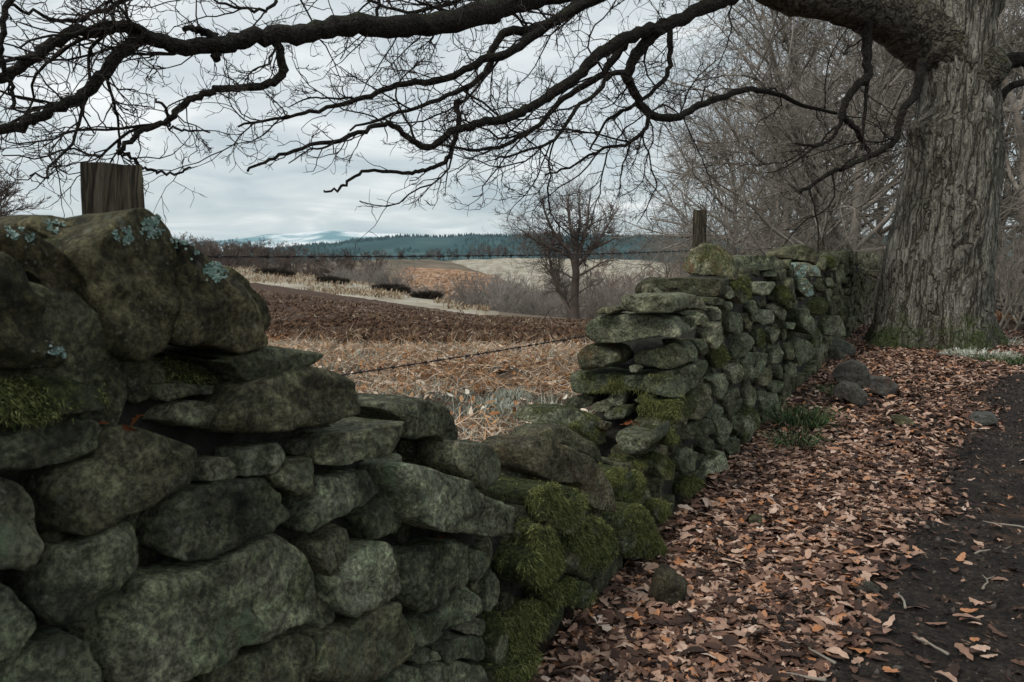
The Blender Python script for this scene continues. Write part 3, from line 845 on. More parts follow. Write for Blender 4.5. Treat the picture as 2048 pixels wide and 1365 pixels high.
# the collapsed gap
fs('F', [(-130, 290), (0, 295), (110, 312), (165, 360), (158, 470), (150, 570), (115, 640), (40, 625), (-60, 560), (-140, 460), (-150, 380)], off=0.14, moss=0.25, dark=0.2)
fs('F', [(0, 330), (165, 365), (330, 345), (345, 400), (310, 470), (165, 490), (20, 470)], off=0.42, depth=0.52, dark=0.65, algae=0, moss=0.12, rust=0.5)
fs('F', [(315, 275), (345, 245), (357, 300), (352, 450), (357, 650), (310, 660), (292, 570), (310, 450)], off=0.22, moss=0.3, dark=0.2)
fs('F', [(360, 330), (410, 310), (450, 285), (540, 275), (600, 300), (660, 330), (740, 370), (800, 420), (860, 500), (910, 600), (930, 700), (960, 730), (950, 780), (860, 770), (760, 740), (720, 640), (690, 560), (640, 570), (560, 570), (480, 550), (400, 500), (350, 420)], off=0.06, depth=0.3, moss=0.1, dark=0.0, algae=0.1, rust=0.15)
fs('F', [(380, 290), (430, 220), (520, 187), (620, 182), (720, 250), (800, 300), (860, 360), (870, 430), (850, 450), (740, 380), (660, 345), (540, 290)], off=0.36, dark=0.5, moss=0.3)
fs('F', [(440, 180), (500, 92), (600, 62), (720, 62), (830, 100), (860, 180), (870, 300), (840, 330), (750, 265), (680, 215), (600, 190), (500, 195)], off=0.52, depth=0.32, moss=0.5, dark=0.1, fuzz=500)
fs('F', [(845, 145), (900, 150), (922, 185), (885, 222), (842, 205)], off=0.4, rust=1.0, moss=0, algae=0)
es('F', [(865, 245), (1080, 265), (1195, 190), (1205, 290), (1130, 350), (1060, 385), (950, 370), (880, 310)], off=-0.02, depth=0.34, moss=0.35, xr=1320)
fs('F', [(350, 690), (420, 622), (520, 582), (620, 582), (700, 612), (750, 670), (755, 760), (730, 880), (680, 910), (600, 930), (540, 870), (420, 820), (370, 770)], off=0.0, depth=0.34, moss=0.75, dark=0.2, fuzz=2200)
fs('F', [(390, 880), (440, 865), (530, 880), (560, 940), (580, 1010), (600, 1120), (560, 1220), (500, 1280), (420, 1300), (320, 1280), (290, 1160), (330, 1080), (400, 1000)], off=-0.04, moss=1.0, fuzz=4200)
fs('F', [(310, 790), (370, 800), (392, 900), (400, 1000), (320, 1080), (240, 1080), (200, 1000), (280, 950)], off=0.05, moss=0.6, dark=0.5, fuzz=500)
fs('F', [(590, 980), (700, 930), (750, 860), (800, 802), (880, 830), (930, 900), (970, 990), (950, 1080), (880, 1160), (800, 1200), (720, 1250), (620, 1220), (590, 1100)], off=-0.02, moss=0.95, fuzz=3200)
fs('F', [(940, 830), (1000, 785), (1080, 712), (1140, 750), (1200, 830), (1260, 910), (1290, 1000), (1300, 1100), (1200, 1095), (1050, 1105), (980, 1040), (970, 960)], off=-0.05, depth=0.4, moss=0.85, fuzz=2600)
fs('F', [(870, 510), (950, 472), (1050, 482), (1150, 512), (1180, 590), (1150, 680), (1090, 720), (1030, 770), (970, 740), (930, 680), (900, 600)], off=0.05, depth=0.4, moss=0.85, fuzz=2200)
fs('F', [(1165, 690), (1250, 682), (1310, 720), (1320, 800), (1270, 850), (1200, 820), (1160, 740)], off=0.0, moss=0.9, fuzz=1200)
fs('F', [(480, 1290), (560, 1270), (590, 1340), (580, 1400), (500, 1420), (460, 1360)], off=-0.02, moss=0.9, fuzz=800)
fs('F', [(600, 1280), (700, 1232), (760, 1260), (790, 1340), (740, 1420), (640, 1430), (600, 1360)], off=-0.02, moss=0.9, fuzz=1000)
fs('F', [(1060, 430), (1120, 402), (1170, 440), (1165, 500), (1100, 505)], off=0.1, moss=0.8, fuzz=300)
fs('F', [(940, 440), (1000, 425), (1060, 440), (1050, 485), (960, 480)], off=0.2, moss=0.1, dark=0.4)
fs('F', [(580, 940), (700, 925), (745, 850), (740, 950), (690, 1000), (600, 1000)], off=0.1, dark=0.6, moss=0.5)
# the stepped broken end of the far section
es('E', [(630, 215), (680, 190), (800, 195), (960, 190), (1240, 200), (1235, 320), (1130, 330), (980, 312), (850, 295), (700, 303), (632, 308)], depth=0.4, moss=0.2, dark=0.35)
es('E', [(680, 285), (700, 232), (740, 227), (830, 303), (780, 306), (690, 306)], off=-0.12, depth=0.14, moss=0.1, xr=1440)
es('E', [(500, 350), (540, 310), (700, 303), (890, 305), (920, 350), (930, 410), (900, 438), (760, 434), (600, 434), (510, 408)], depth=0.42, moss=0.25, dark=0.2)
es('E', [(355, 430), (400, 392), (490, 392), (512, 420), (500, 440), (400, 445)], off=0.0, depth=0.3, xr=1356, dark=0.3)
es('E', [(265, 590), (290, 510), (330, 460), (420, 442), (600, 442), (760, 442), (900, 467), (940, 530), (960, 580), (940, 610), (850, 592), (700, 612), (560, 640), (420, 642), (310, 642), (270, 615)], depth=0.5, moss=0.3, algae=0.5)
es('E', [(235, 740), (260, 682), (310, 648), (420, 652), (510, 682), (545, 740), (530, 790), (450, 812), (330, 827), (250, 818)], depth=0.34, moss=0.35, rust=0.35, xr=1364, dark=0.25)
es('E', [(605, 720), (660, 692), (760, 682), (890, 637), (960, 692), (1010, 760), (1000, 790), (880, 827), (780, 803), (680, 803), (630, 772)], depth=0.3, moss=0.1, algae=1.0)
es('E', [(595, 803), (630, 785), (680, 812), (660, 842), (600, 838)], off=-0.05, depth=0.1, xr=1370)
es('E', [(125, 880), (160, 847), (260, 835), (450, 850), (600, 860), (760, 858), (850, 852), (930, 882), (990, 932), (995, 1000), (920, 1020), (830, 980), (700, 960), (560, 965), (430, 975), (300, 992), (180, 997), (140, 950)], off=-0.03, depth=0.46, moss=0.5, fuzz=900)
es('E', [(125, 1090), (190, 1012), (300, 994), (360, 1012), (350, 1060), (300, 1082), (180, 1102)], off=0.0, depth=0.26, xr=1372, dark=0.2)
es('E', [(340, 1080), (370, 1040), (430, 1032), (470, 1070), (460, 1100), (400, 1117)], off=-0.10, depth=0.16, xr=1372, moss=0.1, dark=0.3)
es('E', [(445, 1030), (470, 977), (510, 962), (570, 977), (570, 1050), (540, 1080), (480, 1077)], off=-0.02, depth=0.2, xr=1372, moss=0.1)
es('E', [(430, 1115), (500, 1077), (590, 1082), (600, 1120), (560, 1162), (440, 1165)], off=-0.16, depth=0.2, xr=1372, moss=0.5)
es('E', [(650, 1080), (720, 1050), (850, 1030), (950, 1040), (980, 1120), (970, 1200), (900, 1210), (820, 1150), (700, 1140)], off=-0.02, depth=0.36, moss=0.9, fuzz=1700)
es('E', [(630, 1030), (690, 987), (780, 982), (820, 1030), (700, 1060)], off=0.0, depth=0.2, xr=1368, moss=0.8, fuzz=500)
es('E', [(600, 1160), (700, 1140), (830, 1155), (900, 1215), (870, 1330), (800, 1360), (640, 1350), (560, 1260)], off=0.12, depth=0.4, xr=1350, moss=0.4, dark=0.4)
es('F', [(860, 330), (950, 380), (1060, 395), (1200, 320), (1220, 420), (1160, 470), (1000, 470), (880, 430)], off=0.12, depth=0.4, xr=1330, moss=0.3, dark=0.5)
es('D', [(65, 230), (80, 180), (130, 100), (200, 60), (270, 55), (340, 90), (390, 140), (420, 200), (425, 320), (350, 302), (260, 292), (150, 275), (70, 262)], off=0.1, moss=0.45, dark=0.4, rust=0.55, depth=0.3, fuzz=400)
# face of the far section
for reg, pts, kw in [
    ('E', [(905, 850), (960, 822), (1090, 772), (1170, 747), (1185, 800), (1130, 880), (1060, 970), (1000, 960), (990, 930), (930, 885)], {}),
    ('E', [(1000, 1020), (1060, 960), (1150, 910), (1200, 950), (1200, 1020), (1160, 1100), (1090, 1170), (1040, 1160), (1010, 1100)], {}),
    ('E', [(975, 1030), (1010, 1030), (1030, 1160), (1000, 1200), (978, 1190)], dict(off=0.04)),
    ('E', [(1120, 1150), (1180, 1090), (1230, 1050), (1265, 1080), (1250, 1140), (1200, 1170)], dict(off=0.02)),
    ('E', [(955, 1230), (1060, 1190), (1180, 1155), (1215, 1190), (1215, 1260), (1130, 1280), (1060, 1290), (980, 1320), (950, 1300)], {}),
    ('E', [(872, 1230), (950, 1218), (960, 1340), (900, 1360), (872, 1300)], dict(moss=0.95, fuzz=700)),
    ('E', [(1220, 1180), (1290, 1150), (1340, 1200), (1310, 1280), (1260, 1350), (1230, 1320)], {}),
    ('E', [(1110, 1350), (1170, 1292), (1215, 1302), (1200, 1350), (1150, 1375)], dict(off=0.04)),
    ('E', [(1150, 880), (1230, 847), (1290, 852), (1300, 920), (1280, 980), (1230, 1030), (1205, 1000), (1205, 940)], {}),
    ('E', [(980, 622), (1050, 612), (1080, 690), (1080, 768), (1040, 770), (1000, 690)], dict(off=0.02)),
    ('E', [(1072, 610), (1130, 602), (1165, 640), (1165, 700), (1120, 748), (1092, 700)], dict(off=0.02)),
    ('E', [(1150, 580), (1200, 512), (1250, 482), (1285, 560), (1280, 620), (1240, 680), (1200, 690), (1170, 640)], dict(off=-0.02)),
    ('E', [(1180, 700), (1260, 655), (1310, 690), (1310, 760), (1250, 820), (1200, 790)], dict(moss=0.7, fuzz=500)),
    ('E', [(945, 360), (1000, 312), (1080, 302), (1140, 380), (1150, 420), (1080, 402), (1000, 402)], dict(off=0.0, dark=0.4)),
    ('E', [(985, 417), (1070, 407), (1105, 430), (1100, 450), (1000, 452), (980, 437)], dict(off=0.0)),
    ('E', [(920, 462), (1090, 472), (1080, 510), (1020, 550), (960, 530)], dict(off=0.03)),
    ('E', [(1095, 460), (1140, 430), (1175, 490), (1150, 540), (1100, 520)], dict(off=0.04, dark=0.3)),
    ('E', [(1130, 347), (1230, 322), (1280, 350), (1270, 380), (1160, 377)], dict(off=-0.02)),
    ('E', [(1160, 402), (1230, 387), (1260, 430), (1240, 480), (1190, 490)], dict(off=0.02)),
    ('E', [(1280, 372), (1310, 347), (1330, 370), (1320, 410), (1290, 420)], dict(off=0.0)),
    ('E', [(1240, 262), (1300, 237), (1340, 260), (1350, 330), (1290, 332), (1250, 302)], dict(off=0.02)),
    ('D', [(425, 160), (480, 145), (600, 135), (740, 140), (800, 180), (800, 220), (760, 242), (640, 245), (500, 248), (430, 248)], dict(off=0.12, dark=0.15, depth=0.4)),
    ('D', [(635, 272), (690, 222), (750, 252), (750, 288), (640, 288)], dict(off=0.05)),
    ('D', [(565, 320), (740, 320), (762, 335), (700, 410), (640, 425), (580, 402)], dict(off=-0.03, depth=0.34, dark=0.1)),
    ('D', [(435, 282), (530, 277), (565, 310), (567, 420), (530, 402), (490, 322)], dict(off=0.04, moss=0.75, fuzz=250)),
    ('D', [(350, 372), (400, 337), (440, 352), (450, 430), (400, 442), (360, 402)], dict(off=0.0)),
    ('D', [(430, 332), (490, 317), (540, 370), (560, 430), (520, 480), (480, 442), (450, 392)], dict(off=-0.04, moss=0.75, fuzz=300)),
    ('D', [(755, 342), (810, 352), (840, 420), (860, 490), (820, 510), (770, 472), (740, 402)], dict(off=-0.06, moss=0.95, fuzz=600)),
    ('D', [(560, 442), (600, 452), (615, 510), (600, 600), (562, 590), (540, 500)], dict(off=0.02, moss=0.4)),
    ('D', [(410, 600), (440, 542), (500, 522), (512, 600), (500, 660), (450, 700), (415, 660)], {}),
    ('D', [(515, 532), (565, 532), (580, 620), (560, 650), (520, 650)], dict(off=0.05)),
    ('D', [(602, 522), (700, 512), (730, 540), (710, 600), (640, 620), (607, 592)], {}),
    ('D', [(665, 492), (720, 462), (780, 492), (810, 530), (800, 600), (760, 592), (720, 530)], dict(off=0.0)),
    ('D', [(680, 652), (720, 622), (755, 660), (750, 720), (710, 760), (687, 722)], dict(off=0.02)),
    ('D', [(767, 602), (800, 622), (800, 720), (772, 730), (757, 652)], dict(off=0.04)),
    ('D', [(600, 642), (650, 637), (680, 690), (670, 760), (620, 770), (597, 722)], dict(off=0.0, moss=0.8, fuzz=300)),
    ('D', [(437, 780), (480, 702), (588, 672), (598, 740), (560, 790), (490, 850), (450, 860)], {}),
    ('D', [(500, 862), (560, 812), (690, 812), (680, 860), (640, 930), (590, 990), (520, 1020), (510, 930)], {}),
    ('D', [(690, 890), (702, 802), (760, 752), (780, 800), (770, 870), (720, 890)], {}),
    ('D', [(790, 742), (840, 732), (860, 790), (850, 860), (802, 860)], dict(off=0.02)),
    ('D', [(402, 922), (450, 882), (500, 882), (515, 960), (490, 1020), (430, 1020)], {}),
    ('D', [(602, 962), (690, 902), (710, 950), (700, 1010), (640, 1040), (602, 1032)], {}),
    ('D', [(705, 922), (770, 882), (790, 940), (770, 990), (720, 982)], dict(off=0.02)),
    ('D', [(792, 902), (850, 872), (880, 920), (870, 980), (802, 990)], {}),
    ('D', [(362, 1130), (430, 1062), (500, 1042), (520, 1120), (480, 1190), (410, 1245), (382, 1200)], {}),
    ('D', [(522, 1062), (570, 1012), (600, 1052), (600, 1150), (570, 1200), (532, 1180)], dict(off=0.02)),
    ('D', [(682, 1042), (750, 1002), (790, 1002), (760, 1070), (710, 1095)], {}),
    ('D', [(632, 1180), (700, 1112), (760, 1082), (760, 1180), (720, 1240), (642, 1250)], {}),
    ('D', [(605, 1060), (660, 1050), (680, 1090), (640, 1150), (608, 1140)], dict(off=0.04)),
    ('D', [(422, 1252), (500, 1212), (520, 1290), (500, 1365), (442, 1332)], dict(off=0.02)),
    ('D', [(532, 1212), (620, 1202), (630, 1290), (560, 1365), (522, 1365)], dict(moss=0.7, fuzz=400)),
    ('D', [(642, 1262), (690, 1252), (690, 1330), (642, 1365)], dict(off=0.04)),
    ('D', [(820, 870), (850, 870), (900, 850), (960, 860), (900, 900), (860, 900)], dict(off=0.05, dark=0.4)),
    ('R', [(760, 950), (800, 932), (850, 960), (860, 990), (830, 1030), (770, 1050), (747, 1010)], dict(moss=0.4)),
    ('R', [(857, 940), (880, 907), (915, 902), (910, 940), (870, 970)], {}),
    ('R', [(960, 950), (1000, 902), (1020, 902), (1020, 980), (980, 1010)], {}),
    ('R', [(832, 1090), (880, 992), (958, 952), (978, 1010), (960, 1060), (880, 1090)], dict(moss=0.45)),
    ('R', [(750, 1100), (830, 1052), (870, 1085), (850, 1120), (770, 1150)], dict(moss=0.9, fuzz=700)),
    ('R', [(620, 960), (660, 922), (680, 960), (660, 990), (622, 985)], dict(off=0.1)),
    ('R', [(680, 990), (710, 962), (740, 1000), (742, 1080), (702, 1080), (672, 1030)], dict(moss=0.85, fuzz=500)),
    ('R', [(1036, 790), (1080, 762), (1098, 830), (1060, 900), (1030, 960), (1022, 880)], dict(moss=0.6, fuzz=300)),
    ('R', [(1102, 810), (1180, 722), (1185, 790), (1140, 850), (1112, 870)], {}),
    # the ragged, half tumbled stretch by the oak
    ('D', [(810, 202), (920, 182), (1000, 212), (1040, 250), (1040, 290), (960, 282), (880, 302), (820, 282)], dict(off=0.0, depth=0.4, moss=0.1)),
    ('D', [(775, 130), (830, 97), (930, 62), (1000, 100), (1050, 170), (1040, 220), (980, 195), (900, 175), (790, 162)], dict(off=0.1, moss=0.4, dark=0.2)),
    ('D', [(880, 305), (950, 292), (1000, 380), (980, 440), (920, 420), (872, 372)], dict(off=-0.02, depth=0.25)),
    ('D', [(1050, 152), (1100, 142), (1145, 180), (1140, 230), (1080, 222), (1052, 192)], dict(off=0.0, moss=1.0, fuzz=250)),
    ('D', [(890, 502), (950, 502), (1020, 630), (980, 690), (910, 640), (882, 562)], dict(off=-0.12, depth=0.3)),
    ('D', [(900, 465), (1000, 455), (1080, 425), (1090, 480), (1060, 560), (960, 540), (920, 505)], dict(off=0.0, moss=0.85, fuzz=300, dark=0.3)),
    ('D', [(1042, 620), (1100, 562), (1170, 547), (1190, 610), (1220, 690), (1150, 700), (1052, 682)], dict(off=-0.1, moss=0.5, depth=0.35)),
    ('D', [(862, 770), (900, 692), (960, 722), (1010, 790), (1020, 820), (960, 860), (890, 890), (862, 840)], dict(off=-0.1)),
    ('D', [(1060, 292), (1120, 292), (1120, 350), (1072, 352)], dict(off=0.02)),
    ('D', [(1062, 362), (1110, 372), (1100, 460), (1077, 460)], dict(off=0.02)),
    ('D', [(1190, 372), (1230, 362), (1220, 410), (1192, 402)], dict(off=0.0, moss=0.9)),
    ('D', [(1150, 182), (1200, 192), (1200, 300), (1150, 360), (1132, 282)], dict(off=0.04)),
    ('D', [(800, 592), (870, 602), (860, 650), (802, 642)], dict(off=-0.05, moss=0.5)),
    ('D', [(880, 640), (920, 650), (960, 700), (900, 690), (862, 760), (810, 720), (805, 660)], dict(off=0.0, dark=0.3)),
    ('D', [(1000, 300), (1050, 290), (1065, 400), (1010, 380)], dict(off=0.05)),
    ('T', [(210, 600), (240, 542), (290, 502), (430, 512), (425, 600), (370, 660), (300, 640)], dict(off=-0.05, depth=0.5, moss=0.3)),
    ('T', [(60, 560), (110, 520), (130, 560), (120, 620), (70, 620)], dict(off=0.0, moss=0.9)),
]:
    kw = dict(kw)
    kw.setdefault('moss', 0.28 + random.random() * 0.12)
    kw.setdefault('algae', random.uniform(0.2, 0.9))
    o_ = fs(reg, pts, **kw)
    if pts[0] in ((810, 202), (880, 305)):
        lich.append(o_)

# remaining courses of the wall, laid out procedurally where the photograph shows little or nothing of them
GU0, GZ0, GS = -6.0, -0.1, 0.02
cov = np.zeros((1800, 100), bool)
cu = GU0 + (np.arange(1800) + 0.5) * GS
cz = GZ0 + (np.arange(100) + 0.5) * GS
CU, CZ = np.meshgrid(cu, cz, indexing='ij')
for P2 in traced_face:
    lo, hi = P2.min(0), P2.max(0)
    i0, i1 = int((lo[0] - GU0) / GS), int((hi[0] - GU0) / GS) + 2
    j0, j1 = max(0, int((lo[1] - GZ0) / GS)), int((hi[1] - GZ0) / GS) + 2
    sx_, sz_ = CU[i0:i1, j0:j1], CZ[i0:i1, j0:j1]
    ins = np.zeros(sx_.shape, bool)
    Q = np.roll(P2, -1, 0)
    for (xa, ya), (xb, yb) in zip(P2, Q):
        cond = (ya > sz_) != (yb > sz_)
        xi = (xb - xa) * (sz_ - ya) / (yb - ya + 1e-12) + xa
        ins ^= cond & (sx_ < xi)
    cov[i0:i1, j0:j1] |= ins
def prof_u(X, Y, off=0.0):
    h = hit(X, Y, W0 - WN * off, WN)
    return (h - W0) @ WU, h[2]
TOPP = [(-300, 740), (0, 745), (540, 760), (680, 815), (760, 850), (850, 915), (1000, 1025), (1100, 1050), (1250, 1020),
        (1345, 1000), (1385, 800), (1415, 680), (1460, 600), (1520, 545), (1600, 530), (1660, 525)]
pu, pz = zip(*[prof_u(X, Y) for X, Y in TOPP])
pu = np.array([-6] + list(pu) + [30.0]); pz = np.array([pz[0]] + list(pz) + [pz[-1]])
def top_z(u):
    return np.interp(u, pu, pz)
fillV, fillF, nv = [], [], 0
nfar = 0
z = -0.03
rsw = random.Random(5)
while z < 1.62:
    hrow = rsw.uniform(0.11, 0.19)
    u = -4.5 + rsw.uniform(0, 0.3)
    while u < 26:
        wd = rsw.uniform(0.16, 0.42)
        i0, i1 = int((u - GU0) / GS), int((u + wd - GU0) / GS)
        j0, j1 = int((z - GZ0) / GS), int((z + hrow - GZ0) / GS)
        frac = cov[max(i0, 0):i1, j0:j1].mean() if i1 < 1800 else 0
        tz_ = top_z(u + wd / 2) + (0.08 if u > 8 else -0.04)
        if u < -2:
            tz_ += 0.3
        if frac < 0.18 and z + hrow * 0.6 < tz_:
            j = lambda: rsw.uniform(-0.025, 0.025)
            z_keep, h_keep = z, hrow
            z, hrow = z + rsw.uniform(-0.035, 0.035), hrow * rsw.uniform(0.75, 1.3)
            P2 = np.array([(u + 0.012, z + 0.01 + j()), (u + wd * 0.5, z + 0.008 + j() * 0.6), (u + wd - 0.012, z + 0.01 + j()), (u + wd - 0.01 + j(), z + hrow * 0.5),
                           (u + wd - 0.02 + j(), z + hrow - 0.01 + j()), (u + wd * 0.5, z + hrow + j()), (u + 0.02 + j(), z + hrow - 0.01 + j()), (u + 0.01 + j(), z + hrow * 0.5)])
            off = rsw.uniform(-0.01, 0.05)
            org = W0 - WN * off
            vis = (u > 8.0 and u < 20)
            if vis and nfar < 110 and (z > 0.1):
                nfar += 1
                build_stone('stone', P2, org, WU, WN, 0.2, wall, dict(moss=rsw.choice([0.25, 0.3, 0.75]), algae=0.4, dark=rsw.uniform(0, 0.4), rust=0), 0.45)
            else:
                Vs, Fs = stone_geom(P2, 0.2, rsw.randint(0, 99999), 0.45, lite=True)
                Wd = org + Vs[:, :1] * WU + Vs[:, 1:2] * ZA + Vs[:, 2:3] * WN - W0
                fillV.append(Wd)
                fillF += [tuple(i + nv for i in f) for f in Fs]
                nv += len(Vs)
            z, hrow = z_keep, h_keep
        u += wd
    z += hrow
# coping along the unseen ends
for rng_ in ((-4.5, -1.75), (9.0, 26)):
    u = rng_[0]
    while u < rng_[1]:
        wd = rsw.uniform(0.28, 0.5)
        hb = 1.14 if u < 0 else 1.30
        hh = rsw.uniform(0.16, 0.3) + (0.12 if u < 0 else 0)
        P2 = np.array([(u, hb), (u + wd, hb + 0.02), (u + wd, hb + hh * 0.6), (u + wd * 0.7, hb + hh), (u + wd * 0.3, hb + hh * 0.95), (u + 0.02, hb + hh * 0.5)])
        Vs, Fs = stone_geom(P2, 0.42, rsw.randint(0, 99999), 0.5, lite=True)
        Wd = (W0 - WN * 0.04) + Vs[:, :1] * WU + Vs[:, 1:2] * ZA + Vs[:, 2:3] * WN - W0
        fillV.append(Wd)
        fillF += [tuple(i + nv for i in f) for f in Fs]
        nv += len(Vs)
        u += wd
# small packing stones seated deep in the joints
for k in range(420):
    u = rsw.uniform(-2.2, 9.0)
    zt = float(top_z(u))
    zc = rsw.uniform(0.0, zt + 0.02)
    r_ = rsw.uniform(0.035, 0.075)
    if zc + r_ > zt + 0.08:
        continue
    P2 = np.array([(u + r_ * rsw.uniform(0.8, 1.5) * math.cos(q), zc + r_ * rsw.uniform(0.7, 1.1) * math.sin(q)) for q in np.linspace(0, 6.28, 8)[:-1]])
    Vs, Fs = stone_geom(P2, 0.1, rsw.randint(0, 99999), 0.35, 0.3, lite=True)
    Wd = (W0 - WN * rsw.uniform(0.06, 0.12)) + Vs[:, :1] * WU + Vs[:, 1:2] * ZA + Vs[:, 2:3] * WN - W0
    fillV.append(Wd)
    fillF += [tuple(i + nv for i in f) for f in Fs]
    nv += len(Vs)
# back of the wall
z = -0.03
while z < 1.45:
    hrow = rsw.uniform(0.14, 0.22)
    u = -4.0
    while u < 12:
        wd = rsw.uniform(0.22, 0.5)
        if z + hrow < top_z(u + wd / 2) + 0.02:
            P2 = np.array([(-u - 0.01, z + 0.01), (-u - wd + 0.01, z + rsw.uniform(0, 0.03)), (-u - wd + 0.02, z + hrow - 0.01), (-u - wd / 2, z + hrow), (-u - 0.02, z + hrow - rsw.uniform(0, 0.03))])
            Vs, Fs = stone_geom(P2, 0.18, rsw.randint(0, 99999), 0.35, lite=True)
            Wd = -WN * 0.66 - Vs[:, :1] * WU + Vs[:, 1:2] * ZA - Vs[:, 2:3] * WN
            fillV.append(Wd)
            fillF += [tuple(i + nv for i in f) for f in Fs]
            nv += len(Vs)
        u += wd
    z += hrow
me = mesh_np('packing_stones', np.vstack(fillV), fillF, M['stone'], True)
link('packing_stones', me, wall, kind='stuff', moss=0.35, dark=0.6, algae=0.2, rust=0.0)  # dark tint paints extra shade into the joints
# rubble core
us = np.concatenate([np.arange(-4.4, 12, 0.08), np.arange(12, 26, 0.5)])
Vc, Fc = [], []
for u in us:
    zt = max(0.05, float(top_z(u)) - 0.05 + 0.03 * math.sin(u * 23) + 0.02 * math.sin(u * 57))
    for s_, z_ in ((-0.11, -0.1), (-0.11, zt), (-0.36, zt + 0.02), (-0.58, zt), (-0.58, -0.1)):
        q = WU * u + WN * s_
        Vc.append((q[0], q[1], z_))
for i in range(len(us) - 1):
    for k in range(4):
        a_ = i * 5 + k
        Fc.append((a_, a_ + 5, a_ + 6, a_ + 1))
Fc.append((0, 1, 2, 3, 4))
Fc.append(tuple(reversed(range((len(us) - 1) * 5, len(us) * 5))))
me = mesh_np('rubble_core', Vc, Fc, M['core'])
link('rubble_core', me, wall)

# ---- moss fur on the mossy stones
def fur(o, count, length, rsd):
    me = o.data
    nvv = len(me.vertices)
    co = np.zeros(nvv * 3, np.float32); me.vertices.foreach_get('co', co); co = co.reshape(-1, 3)
    no = np.zeros(nvv * 3, np.float32); me.vertices.foreach_get('normal', no); no = no.reshape(-1, 3)
    loc = np.array(o.location) + W0
    towards = -(norm(co + loc - np.array([0, 0, CAMH])))
    wgt = np.clip(no[:, 2] * 1.0 + 0.35, 0, 1) * np.clip((no * towards).sum(1) + 0.35, 0, 1)
    wgt *= np.clip(0.5 + 1.6 * np.array([mnoise.noise(Vector(v * 9.0) + Vector((rsd, 0, 0))) for v in (co + loc)]), 0.0, 1.3)
    # sparse vertex density compensation is ignored: the rings are close to even
    if wgt.sum() < 1e-3:
        return
    r_ = np.random.default_rng(rsd)
    idx = r_.choice(nvv, count, p=wgt / wgt.sum())
    base = co[idx] + r_.normal(0, 0.007, (count, 3))
    base = base - no[idx] * 0.004
    d = norm(no[idx] * 0.8 + np.array([0, 0, -0.35]) + r_.normal(0, 0.55, (count, 3)))
    L = length * r_.uniform(0.5, 1.5, count)[:, None]
    side = norm(np.cross(d, r_.normal(0, 1, (count, 3)))) * (0.0008 + 0.0008 * r_.random((count, 1))) * (length / 0.012) ** 0.5
    tip = base + d * L + np.array([0, 0, -0.5]) * L * 0.9
    V = np.stack([base - side, base + side, tip], 1).reshape(-1, 3)
    T = np.arange(count)[:, None] * 3 + np.array([[0, 1, 2]])
    mm = mesh_np('moss', V, T, M['moss'])
    link('moss', mm, o)
for k, (o, cnt) in enumerate(mossy):
    dist = np.linalg.norm(np.array(o.location) + W0)
    fur(o, int(cnt * 5.5), 0.009 if dist < 2.2 else (0.014 if dist < 4.5 else 0.019), 100 + k)

# ---- leafy lichen rosettes on the coping stones
from mathutils.bvhtree import BVHTree
def lichen_patch(o, X, Y, rad, count, sd_, big=1.0):
    me = o.data
    loc = np.array(o.location) + W0
    bv = BVHTree.FromPolygons([tuple(v.co) for v in me.vertices], [tuple(p.vertices) for p in me.polygons])
    r_ = random.Random(sd_)
    V, T = [], []
    for k in range(count):
        rr_ = rad * math.sqrt(r_.random()) * (0.5 + 0.6 * r_.random())
        qa = r_.random() * 6.283
        if mnoise.noise(Vector((rr_ * math.cos(qa) * 0.11 + X, rr_ * math.sin(qa) * 0.11, 3.3))) < -0.08:
            continue
        dv = ray(X + rr_ * math.cos(qa) * 1.25, Y + rr_ * math.sin(qa))
        h = bv.ray_cast(Vector(np.array([0, 0, CAMH]) - loc), Vector(norm(dv)))
        if h[0] is None:
            continue
        p, nn = np.array(h[0]), np.array(h[1])
        t1 = norm(np.cross(nn, [0.3, 0.2, 0.9])); t2 = np.cross(nn, t1)
        rr2 = r_.uniform(0.0012, 0.0036) * big
        ph = r_.random() * 6.28
        b0 = len(V)
        V.append(p + nn * 0.002)
        for q in range(7):
            qq = ph + q * 6.283 / 7
            e = rr2 * r_.uniform(0.6, 1.3)
            V.append(p + nn * r_.uniform(0.0012, 0.005) + (t1 * math.cos(qq) + t2 * math.sin(qq)) * e)
        for q in range(7):
            T.append((b0, b0 + 1 + q, b0 + 1 + (q + 1) % 7))
    if V:
        mm = mesh_np('lichen', np.array(V), T, M['lichen'])
        link('lichen', mm, o)
for o, X, Y, rd, cn in [(c5, 430, 545, 22, 110), (c5, 385, 510, 10, 25), (c4, 300, 455, 26, 60), (c4, 250, 470, 20, 45), (c4, 320, 430, 14, 40), (c4, 365, 480, 24, 45), (c5, 372, 485, 16, 40), (c2, 40, 460, 26, 70), (c3, 170, 450, 18, 35), (c3, 110, 455, 16, 22), (c1, 125, 700, 24, 70), (c2, 165, 700, 14, 30), (c1, 112, 645, 10, 14)]:
    lichen_patch(o, X, Y, rd * 0.95, cn * 4, int(X * 7 + Y))

for o, X, Y, rd in ((lich[0], 1592, 533, 9), (lich[0], 1612, 537, 10), (lich[0], 1630, 540, 9), (lich[0], 1600, 548, 9), (lich[1], 1617, 575, 12), (lich[1], 1622, 588, 9)):
    lichen_patch(o, X, Y, rd, 90, int(X), 4.5)

